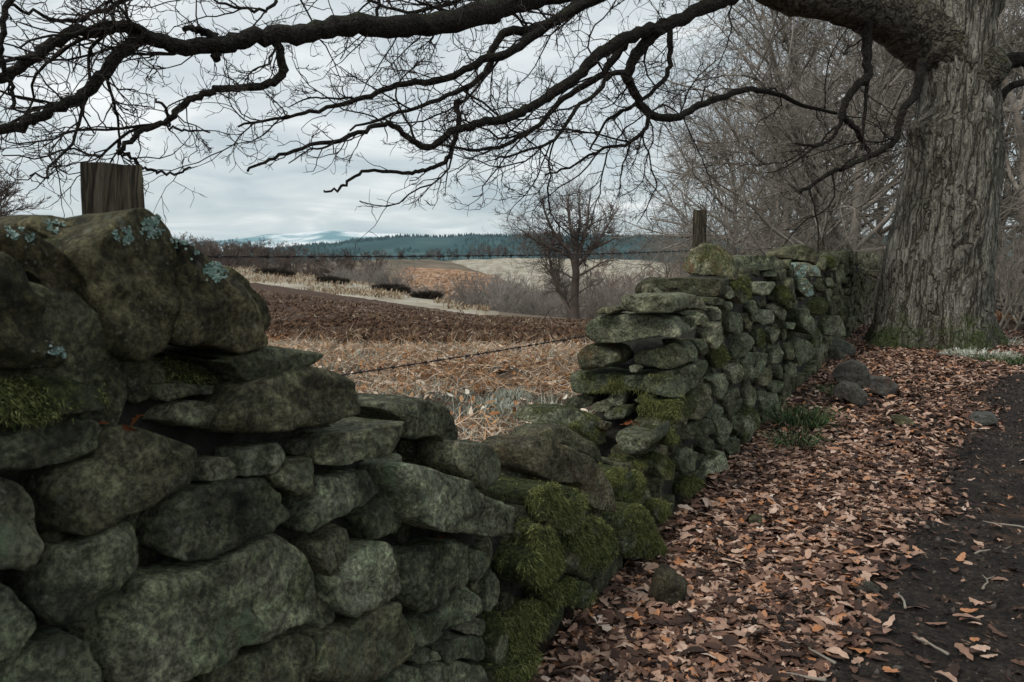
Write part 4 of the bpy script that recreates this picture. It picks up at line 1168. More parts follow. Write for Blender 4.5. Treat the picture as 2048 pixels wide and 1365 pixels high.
# ------------------------------------------------------------------ loose stones on the path side
fall = 'stones tumbled from the wall'
cam_stone('fallen_stone', 'R', [(1385, 620), (1420, 580), (1480, 562), (1540, 590), (1565, 650), (1560, 700), (1510, 690), (1440, 680)], 0.35, dict(grey=1.0, moss=-0.6, dark=0.3, algae=0.0, rust=0.0), 'large rounded grey stone, tallest of three lying together by the wall', 'stone', fall)
cam_stone('fallen_stone', 'R', [(1390, 690), (1430, 655), (1500, 670), (1550, 720), (1545, 760), (1510, 768), (1450, 725), (1400, 712)], 0.3, dict(grey=1.0, moss=-0.4, dark=0.45, algae=0.0, rust=0.0), 'dark slanting stone, nearest of three lying together by the wall', 'stone', fall)
cam_stone('fallen_stone', 'Q', [(1215, 190), (1300, 200), (1330, 230), (1320, 265), (1280, 277), (1215, 245)], 0.25, dict(grey=1.0, moss=-0.6, dark=0.25, algae=0.0, rust=0.2), 'brownish stone, rightmost of three lying together by the wall', 'stone', fall)
cam_stone('fallen_stone', 'Q', [(385, 990), (410, 955), (470, 985), (530, 1040), (525, 1080), (490, 1100), (420, 1070), (375, 1030)], 0.16, dict(grey=0.6, moss=-0.8, dark=1.0, algae=0.0, rust=0.0), 'black angular stone half sunk in leaves near the mossy wall foot', 'stone', fall, drop=-0.012)
cam_stone('fallen_stone', 'Q', [(1590, 352), (1620, 335), (1690, 335), (1715, 370), (1700, 382), (1610, 378)], 0.25, dict(grey=1.0, moss=-0.6, dark=0.0, algae=0.2, rust=0.0), 'flat pale grey stone at the edge of the muddy path', 'stone', fall)
cam_stone('fallen_stone', 'Q', [(1290, 348), (1340, 345), (1400, 370), (1390, 384), (1330, 375)], 0.2, dict(moss=0.4, dark=0.8, algae=0.0, rust=0.0), 'low dark stone in the leaves between the grouped stones and the path', 'stone', fall)
cam_stone('fallen_stone', 'Q', [(1165, 1002), (1230, 985), (1270, 1015), (1240, 1032), (1180, 1020)], 0.1, dict(grey=1.0, moss=-0.6, dark=0.7, algae=0.0, rust=0.0), 'small dark stone lying in leaves at the near edge of the mud', 'stone', fall)
cam_stone('fallen_stone', 'Q', [(750, 732), (800, 725), (845, 760), (840, 782), (790, 770)], 0.12, dict(moss=0.5, dark=0.3, algae=0.4, rust=0.0), 'small greenish stone among leaves midway along the wall', 'stone', fall)
cam_stone('fallen_stone', 'D', [(970, 722), (1030, 672), (1150, 702), (1250, 750), (1280, 792), (1240, 832), (1100, 800), (1000, 780)], 0.35, dict(grey=0.7, moss=0.0, dark=0.2, algae=0.1, rust=0.0), 'long sloping stone tumbled against the wall foot below the oak', 'stone', fall)
cam_stone('fallen_stone', 'D', [(1050, 830), (1080, 780), (1140, 770), (1190, 810), (1200, 850), (1120, 860)], 0.25, dict(grey=0.8, moss=-0.4, dark=0.7, algae=0.0, rust=0.0), 'small dark stone under the long sloping stone by the wall', 'stone', fall)

# ------------------------------------------------------------------ tubes and trees
def tube(pts, rad, sides=10, jitter=0.0, sd_=0, caps=True):
    pts = np.asarray(pts, float); rad = np.asarray(rad, float)
    n = len(pts)
    tan = norm(np.gradient(pts, axis=0))
    ref = np.array([0.31, 0.2, 0.93])
    V, Fq = [], []
    r_ = np.random.default_rng(sd_)
    a1 = norm(np.cross(tan[0], ref))
    for i in range(n):
        a1 = norm(a1 - tan[i] * np.dot(a1, tan[i]))
        a2 = np.cross(tan[i], a1)
        q = np.arange(sides) * 2 * math.pi / sides
        rr_ = rad[i] * (1 + jitter * r_.normal(0, 1, sides))
        V.append(pts[i] + (np.cos(q) * rr_)[:, None] * a1 + (np.sin(q) * rr_)[:, None] * a2)
    V = np.vstack(V)
    for i in range(n - 1):
        for k in range(sides):
            k2 = (k + 1) % sides
            Fq.append((i * sides + k, i * sides + k2, (i + 1) * sides + k2, (i + 1) * sides + k))
    if caps:
        Fq.append(tuple(reversed(range(sides))))
        Fq.append(tuple(range((n - 1) * sides, n * sides)))
    return V, Fq
def smooth_path(pts, per=5):
    pts = np.asarray(pts, float)
    n = len(pts)
    out = []
    for i in range(n - 1):
        p0, p1, p2, p3 = pts[max(i - 1, 0)], pts[i], pts[i + 1], pts[min(i + 2, n - 1)]
        for k in range(per):
            t = k / per
            out.append(0.5 * (2 * p1 + (p2 - p0) * t + (2 * p0 - 5 * p1 + 4 * p2 - p3) * t * t + (3 * p1 - p0 - 3 * p2 + p3) * t ** 3))
    out.append(pts[-1])
    return np.array(out)
def seg_mesh(segs, sides=3):
    """segs: arrays A, B, r0, r1 -> prisms"""
    A = np.concatenate([s[0] for s in segs]); B = np.concatenate([s[1] for s in segs])
    r0 = np.concatenate([s[2] for s in segs]); r1 = np.concatenate([s[3] for s in segs])
    t = norm(B - A)
    ref = np.where(np.abs(t[:, 2:3]) > 0.9, np.array([[1.0, 0, 0]]), np.array([[0, 0, 1.0]]))
    a1 = norm(np.cross(t, ref)); a2 = np.cross(t, a1)
    n = len(A)
    V = np.zeros((n, 2 * sides, 3))
    for k in range(sides):
        c_, s_ = math.cos(k * 2 * math.pi / sides), math.sin(k * 2 * math.pi / sides)
        e = a1 * c_ + a2 * s_
        V[:, k] = A + e * r0[:, None]
        V[:, sides + k] = B + e * r1[:, None]
    base = np.arange(n)[:, None] * (2 * sides)
    Q = np.concatenate([base + np.array([[k, (k + 1) % sides, sides + (k + 1) % sides, sides + k]]) for k in range(sides)], 0)
    return V.reshape(-1, 3), Q
def grow(r_, P, D, L, R, nseg, wig, trop, taper=0.65):
    """grow N branches at once. returns seg tuple and arrays of nodes for children"""
    n = len(P)
    As, Bs, Ra, Rb, nodes = [], [], [], [], []
    p, d = P.copy(), norm(D)
    for s in range(nseg):
        d = norm(d + r_.normal(0, wig, (n, 3)) + np.asarray(trop))
        q = p + d * (L / nseg)[:, None]
        ra = R * (1 - taper * s / nseg); rb = R * (1 - taper * (s + 1) / nseg)
        As.append(p); Bs.append(q); Ra.append(ra); Rb.append(rb)
        nodes.append((q.copy(), d.copy(), rb.copy(), np.full(n, (s + 1) / nseg), L.copy()))
        p = q
    seg = (np.concatenate(As), np.concatenate(Bs), np.concatenate(Ra), np.concatenate(Rb))
    nd = tuple(np.concatenate([x[i] for x in nodes]) for i in range(5))
    return seg, nd
def children(r_, nd, per, ang, lfac, rfac, tmin=0.15, flat=None):
    P, D, R, T, L = nd
    m = T >= tmin
    P, D, R, T, L = P[m], D[m], R[m], T[m], L[m]
    k = r_.poisson(per, len(P))
    idx = np.repeat(np.arange(len(P)), k)
    n = len(idx)
    rnd_ = r_.normal(0, 1, (n, 3))
    if flat is not None:
        rnd_ *= flat
    perp = norm(rnd_ - D[idx] * (rnd_ * D[idx]).sum(1, keepdims=True))
    a_ = r_.normal(ang, 0.22, n)[:, None]
    d = D[idx] * np.cos(a_) + perp * np.sin(a_)
    l = L[idx] * lfac * r_.uniform(0.55, 1.3, n) * (1.15 - 0.5 * T[idx])
    return P[idx], d, l, np.minimum(R[idx] * rfac, R[idx] * 0.9)
def bare_tree_mesh(seed, h=12.0, r0=0.28, trunk_frac=0.35, levels=4, spread=0.75, per=(1.3, 1.0, 0.9, 0.8), stems=1, up=0.05, wig=0.14, rmin=0.012, lens=None):
    r_ = np.random.default_rng(seed)
    segs = []
    P = np.zeros((stems, 3)); 
    D = np.tile([[0, 0, 1.0]], (stems, 1))
    if stems > 1:
        P[:, :2] = r_.normal(0, 0.35, (stems, 2))
        D = norm(D + r_.normal(0, 0.35, (stems, 3)) * np.array([1, 1, 0.1]))
    L = np.full(stems, h * 0.72) * r_.uniform(0.85, 1.1, stems)
    R = np.full(stems, r0)
    seg, nd = grow(r_, P, D, L, R, 9, wig * 0.5, (0, 0, 0.05), 0.75)
    tsegs = [seg]
    tm = trunk_frac
    lens = lens or (0.55, 0.55, 0.5, 0.5)
    for lv in range(levels):
        P, D, L, R = children(r_, nd, per[lv], spread - 0.06 * lv, lens[lv], 0.6, tm if lv == 0 else 0.2)
        R = np.maximum(R, rmin)
        seg, nd = grow(r_, P, D, L, R, (7, 5, 4, 3)[lv], wig, (0, 0, up), 0.6)
        if lv == 0:
            tsegs.append(seg)
        else:
            segs.append(seg)
    V1, F1 = seg_mesh(tsegs, 5)
    V2, F2 = seg_mesh(segs, 3)
    return V1, F1, V2, F2
def tree_proto(seed, mat1, mat2, **kw):
    V1, F1, V2, F2 = bare_tree_mesh(seed, **kw)
    return mesh_np('trunk', V1, F1, mat1), mesh_np('crown', V2, F2, mat2), len(F1) + len(F2), max(V1[:, 2].max(), V2[:, 2].max())
NT = {}
def place_tree(name, proto, loc, scale, rz, label, cat='tree', group=None, tilt=(0, 0)):
    t = thing(name, label, cat, loc, group)
    t.rotation_euler = (tilt[0], tilt[1], rz)
    t.scale = (scale, scale, scale)
    link('trunk', proto[0], t)
    link('crown', proto[1], t)
    return t

# ------------------------------------------------------------------ the old oak
OAK = on_ground(1872, 690)
OAKD = OAK[1]
oak = thing('oak_tree', 'massive gnarled oak with furrowed bark and mossy roots beside the wall', 'tree', tuple(OAK))
def opx(X, Y, d):
    return at(X, Y, d) - OAK
sil = [(720, 1722, 2010), (700, 1738, 2000), (680, 1750, 1992), (650, 1762, 1984), (620, 1770, 1980), (580, 1776, 1983), (520, 1786, 1986), (450, 1800, 1991), (400, 1812, 1996), (350, 1822, 2002), (310, 1828, 2004), (280, 1834, 2005), (262, 1836, 2004), (230, 1848, 2003), (190, 1853, 1999), (150, 1851, 1995), (110, 1843, 1992), (60, 1840, 1990), (0, 1846, 1990), (-60, 1856, 1990), (-130, 1860, 1988), (-220, 1862, 1982), (-330, 1866, 1975)]
zs, cxs, rds = [], [], []
for y_, xl, xr in sil:
    pl, pr = at(xl, y_, OAKD), at(xr, y_, OAKD)
    zs.append(pl[2]); cxs.append((pl[0] + pr[0]) / 2); rds.append((pr[0] - pl[0]) / 2)
zs, cxs, rds = np.array(zs), np.array(cxs), np.array(rds)
zg = np.linspace(-0.25, zs.max(), 210)
ng = 190
th = np.linspace(0, 2 * math.pi, ng, endpoint=False)
Vt = []
for z_ in zg:
    cx_ = np.interp(z_, zs, cxs); r0_ = np.interp(z_, zs, rds)
    low = max(0, 1 - max(z_, 0) / 0.9)
    lob = 1 + 0.17 * low * low * np.cos(5 * th + 0.8) + 0.08 * low * np.cos(3 * th + 2.1) + 0.018 * np.cos(7 * th + z_ * 0.8) + 0.02 * np.cos(4 * th - z_ * 0.5)
    # burr on the left flank
    burl = 0.22 * math.exp(-((z_ - 3.52) / 0.20) ** 2) * np.exp(-((np.angle(np.exp(1j * (th - math.radians(200))))) / 0.33) ** 2)
    burl += 0.07 * math.exp(-((z_ - 3.35) / 0.35) ** 2) * np.exp(-((np.angle(np.exp(1j * (th - math.radians(235))))) / 0.5) ** 2)
    arc = th * r0_
    rdg = NZ(arc * 8 + 40 + 0.9 * np.sin(z_ * 2 + th * 4), np.full(ng, z_ * 1.2), 3, 0.6)
    rdg = 1 - np.abs(rdg) * 2.0
    rr_ = r0_ * lob + burl + rdg * 0.034 + 0.03 * NZ(th * 6 + 3, np.full(ng, z_ * 2.5), 2)
    Vt.append(np.stack([cx_ + np.cos(th) * rr_, OAKD + np.sin(th) * rr_ * 0.95 + 0.15, np.full(ng, z_)], 1))
Vt = np.vstack(Vt) - OAK
nzr = len(zg)
ii, jj = np.meshgrid(np.arange(nzr - 1), np.arange(ng), indexing='ij')
a0 = (ii * ng + jj).ravel(); b0 = (ii * ng + (jj + 1) % ng).ravel()
FQ = np.stack([a0, b0, b0 + ng, a0 + ng], 1)
me = mesh_np('trunk', Vt, FQ, M['bark'], True)
link('trunk', me, oak)
def dlim(X):
    return np.interp(X, [-100, 0, 500, 1000, 1350, 1550, 1850], [6.0, 6.3, 7.6, 9.2, 10.8, 12.0, OAKD + 0.1])
limbs = []
tw_nodes = []
def limb(pts, w0, w1, doff=0.0, name='main_branch', sides=12, child=1.0, wpow=1.0, dend=None, mat=None, jit=0.05):
    """traced branch: photo points + half widths in photo pixels"""
    P = []
    for i, (X, Y) in enumerate(pts):
        d = dlim(X) + (doff if dend is None else doff + (dend - doff) * i / (len(pts) - 1))
        P.append(opx(X, Y, d))
    P = smooth_path(P, 5)
    n = len(P)
    P[1:-1] += rng.normal(0, 0.010, (n - 2, 3))
    dd = (P + OAK)[:, 1]
    wv = np.interp(np.linspace(0, 1, n) ** wpow, [0, 1], [w0, w1]) * (1 + 0.10 * NZ(np.linspace(0, n * 0.5, n), np.full(n, w0 * 3.7), 2))
    rad = wv / F * dd
    V, Fq = tube(P, rad, sides, jit, len(limbs))
    me = mesh_np(name, V, Fq, mat or M['limb'], True)
    link(name, me, oak)
    limbs.append(P)
    tw_nodes.append((P, rad, child))
    return P, rad
# the great low limb that leaves the trunk to the left
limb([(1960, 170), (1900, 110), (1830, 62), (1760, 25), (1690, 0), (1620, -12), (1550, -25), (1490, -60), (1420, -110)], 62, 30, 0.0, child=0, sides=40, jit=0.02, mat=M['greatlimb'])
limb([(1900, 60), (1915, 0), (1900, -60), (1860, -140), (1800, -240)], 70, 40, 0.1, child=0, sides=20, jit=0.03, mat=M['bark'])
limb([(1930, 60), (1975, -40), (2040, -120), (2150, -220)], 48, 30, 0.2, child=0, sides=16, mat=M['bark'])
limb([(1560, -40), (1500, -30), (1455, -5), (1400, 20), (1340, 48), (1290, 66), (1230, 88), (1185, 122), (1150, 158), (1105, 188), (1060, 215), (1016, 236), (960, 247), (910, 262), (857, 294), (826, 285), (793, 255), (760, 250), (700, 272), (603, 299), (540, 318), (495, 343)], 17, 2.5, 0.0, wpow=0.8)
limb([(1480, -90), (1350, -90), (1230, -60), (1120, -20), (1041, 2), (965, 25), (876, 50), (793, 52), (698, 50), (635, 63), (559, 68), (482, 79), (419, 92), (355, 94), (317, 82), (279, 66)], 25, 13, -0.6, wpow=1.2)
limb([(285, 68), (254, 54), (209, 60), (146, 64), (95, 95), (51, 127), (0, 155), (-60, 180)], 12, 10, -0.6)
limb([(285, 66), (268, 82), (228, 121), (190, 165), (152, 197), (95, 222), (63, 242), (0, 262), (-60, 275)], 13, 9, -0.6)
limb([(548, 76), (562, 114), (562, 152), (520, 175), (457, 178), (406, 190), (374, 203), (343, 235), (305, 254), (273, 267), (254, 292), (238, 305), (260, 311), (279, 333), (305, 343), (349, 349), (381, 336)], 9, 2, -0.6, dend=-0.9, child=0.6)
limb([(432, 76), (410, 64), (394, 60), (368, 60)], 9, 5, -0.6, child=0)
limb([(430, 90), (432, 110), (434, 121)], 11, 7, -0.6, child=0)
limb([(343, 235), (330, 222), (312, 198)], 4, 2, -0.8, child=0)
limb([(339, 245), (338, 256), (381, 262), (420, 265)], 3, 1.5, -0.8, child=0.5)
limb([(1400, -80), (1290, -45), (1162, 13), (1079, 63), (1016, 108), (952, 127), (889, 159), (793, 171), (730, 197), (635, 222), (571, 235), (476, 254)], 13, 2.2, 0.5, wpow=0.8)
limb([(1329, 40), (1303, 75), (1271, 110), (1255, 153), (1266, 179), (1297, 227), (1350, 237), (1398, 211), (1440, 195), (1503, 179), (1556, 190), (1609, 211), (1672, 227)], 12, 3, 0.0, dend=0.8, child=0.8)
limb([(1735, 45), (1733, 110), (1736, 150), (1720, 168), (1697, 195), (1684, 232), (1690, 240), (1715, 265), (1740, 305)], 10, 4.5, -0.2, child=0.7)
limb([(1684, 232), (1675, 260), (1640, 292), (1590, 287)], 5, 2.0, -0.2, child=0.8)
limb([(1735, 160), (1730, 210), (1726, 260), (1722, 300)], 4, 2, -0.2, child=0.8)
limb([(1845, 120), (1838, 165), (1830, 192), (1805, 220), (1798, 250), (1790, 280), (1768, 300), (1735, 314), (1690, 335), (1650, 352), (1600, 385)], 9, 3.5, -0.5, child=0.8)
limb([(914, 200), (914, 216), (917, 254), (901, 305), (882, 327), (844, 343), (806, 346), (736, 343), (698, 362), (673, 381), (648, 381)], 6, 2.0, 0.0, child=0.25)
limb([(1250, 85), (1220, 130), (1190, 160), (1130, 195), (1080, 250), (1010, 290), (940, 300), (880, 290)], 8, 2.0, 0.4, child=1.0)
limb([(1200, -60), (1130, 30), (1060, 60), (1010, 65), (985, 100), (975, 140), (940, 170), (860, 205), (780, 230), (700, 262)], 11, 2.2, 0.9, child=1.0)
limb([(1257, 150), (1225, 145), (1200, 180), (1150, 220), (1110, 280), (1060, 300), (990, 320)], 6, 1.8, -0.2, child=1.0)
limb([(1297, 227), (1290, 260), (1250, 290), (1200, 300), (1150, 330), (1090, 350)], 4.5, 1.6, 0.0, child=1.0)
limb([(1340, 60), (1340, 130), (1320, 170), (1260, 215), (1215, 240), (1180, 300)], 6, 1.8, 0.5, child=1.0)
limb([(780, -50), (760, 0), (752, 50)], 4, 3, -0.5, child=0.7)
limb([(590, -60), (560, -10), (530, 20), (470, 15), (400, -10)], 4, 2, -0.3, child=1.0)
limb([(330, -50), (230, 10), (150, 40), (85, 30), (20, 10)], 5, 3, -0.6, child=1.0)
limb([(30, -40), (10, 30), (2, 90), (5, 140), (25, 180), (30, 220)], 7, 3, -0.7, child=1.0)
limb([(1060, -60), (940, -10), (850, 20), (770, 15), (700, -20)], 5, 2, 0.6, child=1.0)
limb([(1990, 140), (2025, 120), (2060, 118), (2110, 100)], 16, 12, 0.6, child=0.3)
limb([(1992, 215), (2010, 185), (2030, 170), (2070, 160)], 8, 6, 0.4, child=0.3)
# twigs: recursive growth off every traced branch
r_ = np.random.default_rng(21)
def off_branch(P, rad, dens, lr, ang, rr, out):
    tan = norm(np.gradient(P, axis=0))
    ln = np.linalg.norm(np.diff(P, axis=0), axis=1)
    for i in range(2, len(P)):
        for _ in range(r_.poisson(ln[min(i, len(ln) - 1)] * dens)):
            pr = r_.normal(0, 1, 3) * np.array([1, 0.55, 1.0])
            pr = norm(pr - tan[i] * np.dot(pr, tan[i]))
            a_ = r_.normal(ang, 0.25)
            out.append((P[i], tan[i] * math.cos(a_) + pr * math.sin(a_), r_.uniform(*lr), min(rad[i] * 0.6, r_.uniform(*rr))))
sec, tws = [], []
for P, rad, ch in tw_nodes:
    if ch > 0:
        off_branch(P, rad, 1.7 * ch, (0.7, 1.9), 0.6, (0.010, 0.017), sec)
        off_branch(P, rad, 4.2 * ch, (0.2, 0.75), 0.85, (0.006, 0.010), tws)
unz = lambda L: tuple(np.array(x) for x in zip(*L))
sseg, snd = grow(r_, *unz(sec), 12, 0.22, (0, 0, -0.005), 0.6)
Pc, Dc, Lc, Rc = children(r_, snd, 0.85, 0.75, 0.36, 0.65, 0.15)
P0, D0, L0, R0 = unz(tws)
P0 = np.vstack([P0, Pc]); D0 = np.vstack([D0, Dc]); L0 = np.concatenate([L0, Lc]); R0 = np.concatenate([R0, np.maximum(Rc, 0.005)])
Vss, Qss = seg_mesh([sseg], 5)
link('side_branches', mesh_np('side_branches', Vss, Qss, M['limb']), oak)
segs = []
seg, nd = grow(r_, P0, D0, L0, R0, 6, 0.30, (0, 0, 0.03), 0.55)
segs.append(seg)
Pc, Dc, Lc, Rc = children(r_, nd, 0.55, 0.75, 0.55, 0.7, 0.2)
seg, nd = grow(r_, Pc, Dc, Lc, np.maximum(Rc, 0.0038), 5, 0.32, (0, 0, 0.05), 0.5)
segs.append(seg)
Pc, Dc, Lc, Rc = children(r_, nd, 0.34, 0.8, 0.5, 0.75, 0.2)
Lc = np.maximum(Lc, 0.05)
seg, nd = grow(r_, Pc, Dc, Lc, np.maximum(Rc, 0.0030), 3, 0.30, (0, 0, 0.08), 0.4)
segs.append(seg)
V, Q = seg_mesh(segs, 3)
print('oak twig quads', len(Q))
me = mesh_np('twigs', V, Q, M['twig'])
link('twigs', me, oak)

# ------------------------------------------------------------------ lone tree in the valley behind the field
def lone_tree():
    d = 70.0
    b = at(1152, 640, d); b[2] = tz(b[0], b[1]) - 0.1
    t = thing('bare_tree', 'spreading bare tree standing alone beyond the ploughed field edge', 'tree', tuple(b))
    pl = lambda X, Y, o=0: at(X, Y, d + o) - b
    r_ = np.random.default_rng(4)
    main = smooth_path([(0, 0, 0), pl(1150, 620), pl(1150, 580), pl(1152, 545), pl(1148, 520)], 4)
    V, Fq = tube(main, np.linspace(9.0, 7.0, len(main)) / F * d, 9, 0.04)
    Vs, Fs = [V], list(Fq)
    nvv = len(V)
    P0, D0, L0, R0 = [], [], [], []
    mb = [([(1150, 640), (1135, 612), (1118, 580), (1105, 548), (1098, 515), (1090, 490), (1075, 470), (1055, 450)], 6, 2, 1.0),
          ([(1148, 525), (1135, 500), (1118, 480), (1102, 455), (1090, 425), (1085, 400)], 7, 2, -0.5),
          ([(1148, 525), (1150, 495), (1142, 465), (1138, 435), (1135, 405), (1140, 385)], 7, 2, 0.5),
          ([(1151, 530), (1160, 500), (1170, 470), (1175, 440), (1178, 410), (1182, 388)], 7, 2, 1.0),
          ([(1152, 535), (1175, 510), (1195, 485), (1210, 460), (1225, 435), (1238, 415)], 6, 1.6, -1.0),
          ([(1175, 505), (1200, 490), (1225, 480), (1250, 470)], 4, 1.2, 0.5),
          ([(1140, 515), (1115, 500), (1085, 490), (1055, 470), (1035, 455)], 5, 1.4, -1.0),
          ([(1152, 555), (1180, 540), (1205, 525), (1235, 520)], 4, 1.2, -1.0),
          ([(1150, 560), (1125, 545), (1110, 540), (1090, 545)], 3, 1.0, 1.0),
          ([(1152, 590), (1175, 575), (1195, 570)], 2.5, 1.0, -1.0), ([(1148, 500), (1160, 450), (1158, 400), (1165, 380)], 5, 1.4, 2.0)]
    for pts, w0, w1, o in mb:
        k = len(pts)
        P = smooth_path([pl(X, Y, o * i / (k - 1) * 2.5) for i, (X, Y) in enumerate(pts)], 4)
        rad = np.linspace(w0 * 0.72, w1 * 0.5, len(P)) / F * d
        V, Fq = tube(P, rad, 6)
        Vs.append(V); Fs += [tuple(q + nvv for q in f) for f in Fq]; nvv += len(V)
        tan = norm(np.gradient(P, axis=0))
        for i in range(4, len(P)):
            for _ in range(r_.poisson(3.6)):
                pr = norm(r_.normal(0, 1, 3))
                P0.append(P[i]); D0.append(norm(tan[i] * 0.6 + pr * 0.85)); L0.append(r_.uniform(0.9, 2.7)); R0.append(rad[i] * 0.35)
    link('trunk', mesh_np('trunk', np.vstack(Vs), Fs, M['lonetwig'], True), t)
    segs = []
    seg, nd = grow(r_, np.array(P0), np.array(D0), np.array(L0), np.array(R0), 5, 0.18, (0, 0, 0.03), 0.6); segs.append(seg)
    for lf, per in ((0.6, 0.95), (0.6, 0.6)):
        Pc, Dc, Lc, Rc = children(r_, nd, per, 0.6, lf, 0.7, 0.2)
        seg, nd = grow(r_, Pc, Dc, Lc, np.maximum(Rc, 0.009), 4, 0.15, (0, 0, 0.08), 0.5); segs.append(seg)
    V, Q = seg_mesh(segs, 3)
    link('crown', mesh_np('crown', V, Q, M['lonetwig']), t)
lone_tree()

# ------------------------------------------------------------------ woodland behind the wall on the right
wp = [tree_proto(50 + k, M['woodtwig'], M['woodtwig'], h=13, r0=0.17, trunk_frac=0.10, levels=4, spread=0.95, per=(2.5, 1.75, 1.4, 1.05), up=0.03, wig=0.17, rmin=0.0065, lens=(0.62, 0.55, 0.52, 0.5)) for k in range(2)]
print('wood protos', [p[2] for p in wp], [p[3] for p in wp])
wg = 'bare woodland trees beyond the wall'
wood = [(1560, 30, 0, 1.15, 'tall bare woodland tree behind the second fence post'), (1690, 25, 1, 1.1, 'tall bare woodland tree just left of the oak trunk'),
        (1750, 36, 2, 1.25, 'bare woodland tree hidden partly by the oak trunk'), (1455, 40, 2, 1.0, 'bare tree at the left edge of the woodland'),
        (1620, 46, 0, 1.3, 'bare tree deep in the woodland above the wall'), (1400, 50, 1, 0.85, 'low spreading bare tree left of the second fence post'),
        (1520, 58, 2, 1.2, 'farthest bare woodland tree above the flat coping stone'), (1840, 30, 0, 1.1, 'bare woodland tree directly behind the oak trunk'),
        (2035, 24, 1, 1.1, 'bare tree at the right edge of the picture'), (1985, 38, 2, 1.3, 'bare tree in the gap right of the oak trunk'),
        (2100, 33, 0, 1.2, 'bare tree at the far right beyond the picture edge shrubs'), (1660, 19, 2, 0.55, 'small spreading bare tree just behind the wall'), (1480, 26, 1, 0.5, 'small bare tree behind the wall near the second fence post'), (1330, 62, 0, 0.62, 'reddish low bare tree right of the lone field tree')]
for k, (X, d, pi_, sc, lab) in enumerate(wood):
    g = at(X, 560, d)
    place_tree('bare_tree', wp[pi_ % 2], (g[0], g[1], tz(g[0], g[1]) - 0.05), sc, k * 1.9, lab, 'tree', wg)
# pale dead shrubs
sh = [tree_proto(70 + k, M['paletwig'], M['paletwig'], h=3.2, r0=0.03, trunk_frac=0.1, levels=3, spread=0.7, per=(0.9, 0.8, 0.7), stems=7, up=0.0, wig=0.22, rmin=0.006) for k in range(2)]
for k, (X, d, sc, lab) in enumerate([(1690, 17.5, 0.75, 'pale twiggy shrub over the wall left of the oak'), (1610, 21, 0.85, 'pale twiggy shrub behind the third fence post'), (2025, 17, 0.95, 'tangled pale shrub right of the oak trunk'), (2060, 20, 1.1, 'tangled pale shrub at the right picture edge'), (1520, 24, 0.8, 'pale shrub behind the flat coping stone'), (1745, 21, 0.9, 'pale shrub close behind the oak left flank'), (2000, 23, 1.15, 'pale shrub in shade behind the oak right flank')]):
    g = at(X, 560, d)
    place_tree('bare_shrub', sh[k % 2], (g[0], g[1], tz(g[0], g[1]) - 0.03), sc, k * 2.3, lab, 'shrub', 'pale shrubs near the oak')

# ------------------------------------------------------------------ valley scrub and far woods
vp = [tree_proto(80 + k, M['valleytwig'], M['valleytwig'], h=8, r0=0.07, trunk_frac=0.12, levels=3, spread=0.55, per=(1.4, 1.0, 0.85), stems=5, up=0.06, wig=0.15, rmin=0.02) for k in range(2)]
bp = [tree_proto(90 + k, M['browntwig'], M['browntwig'], h=10, r0=0.2, trunk_frac=0.2, levels=3, spread=0.75, per=(1.8, 1.6, 1.5), up=0.04, rmin=0.03, wig=0.16) for k in range(3)]
rp = [tree_proto(95, M['redtwig'], M['redtwig'], h=8, r0=0.08, trunk_frac=0.12, levels=3, spread=0.5, per=(1.5, 1.2, 1.0), stems=4, up=0.06, rmin=0.022)]
print('protos', [p[2] for p in vp + bp + rp])
rv = random.Random(11)
def scatter(lst, name, protos, label, group, cat):
    for k, (X, d, h) in enumerate(lst):
        pr = protos[k % len(protos)]
        g = at(X, 560, d)
        place_tree(name, pr, (g[0], g[1], tz(g[0], g[1]) - 0.2), h / pr[3], rv.random() * 6.28, label, cat, group)
lst = [(X + rv.uniform(-8, 8), rv.uniform(95, 150), rv.uniform(10, 13.5)) for X in range(960, 1275, 14)]
scatter(lst, 'bare_shrub', vp, 'grey bare shrub in the valley thicket around the lone tree', 'grey shrubs of the valley thicket', 'shrub')
lst = [(X + rv.uniform(-8, 8), rv.uniform(135, 185), rv.uniform(9.5, 13) * (0.72 if X > 775 else 1)) for X in range(690, 965, 12)]
scatter(lst, 'bare_shrub', vp, 'grey bare shrub in the valley below the pale grass bank', 'grey shrubs below the grass bank', 'shrub')
lst = [(X + rv.uniform(-8, 8), rv.uniform(185, 260), rv.uniform(11, 14.5) * float(np.interp(X, [380, 560, 770], [1, 0.9, 0.7]))) for X in range(380, 770, 12)]
scatter(lst, 'bare_tree', bp, 'brown bare tree in the wood left of the orange quarry slope', 'brown trees of the left wood', 'tree')
lst = [(X + rv.uniform(-8, 8), rv.uniform(270, 330), rv.uniform(9, 13.5) * float(np.interp(X, [330, 500, 600, 780], [1, 0.85, 0.62, 0.5]))) for X in range(330, 780, 14)]
scatter(lst, 'bare_tree', bp, 'brown bare tree on the skyline of the left wood', 'skyline trees of the left wood', 'tree')
lst = [(X + rv.uniform(-8, 8), rv.uniform(425, 455), rv.uniform(5, 10)) for X in range(780, 1300, 15)]
scatter(lst, 'bare_tree', bp, 'small brown tree in the row above the pale hill field', 'tree row above the hill field', 'tree')
lst = [(X + rv.uniform(-8, 8), rv.uniform(150, 210), rv.uniform(8, 11)) for X in range(1190, 1400, 16)]
scatter(lst, 'bare_shrub', rp, 'reddish bare scrub tree right of the lone tree', 'reddish scrub right of the lone tree', 'shrub')
lst = [(X, d, h) for X, d, h in ((-40, 120, 17), (5, 125, 15.5), (-90, 120, 17))]
scatter(lst, 'bare_tree', bp, 'dark treetop showing above the wall at the left picture edge', 'treetops above the near wall', 'tree')

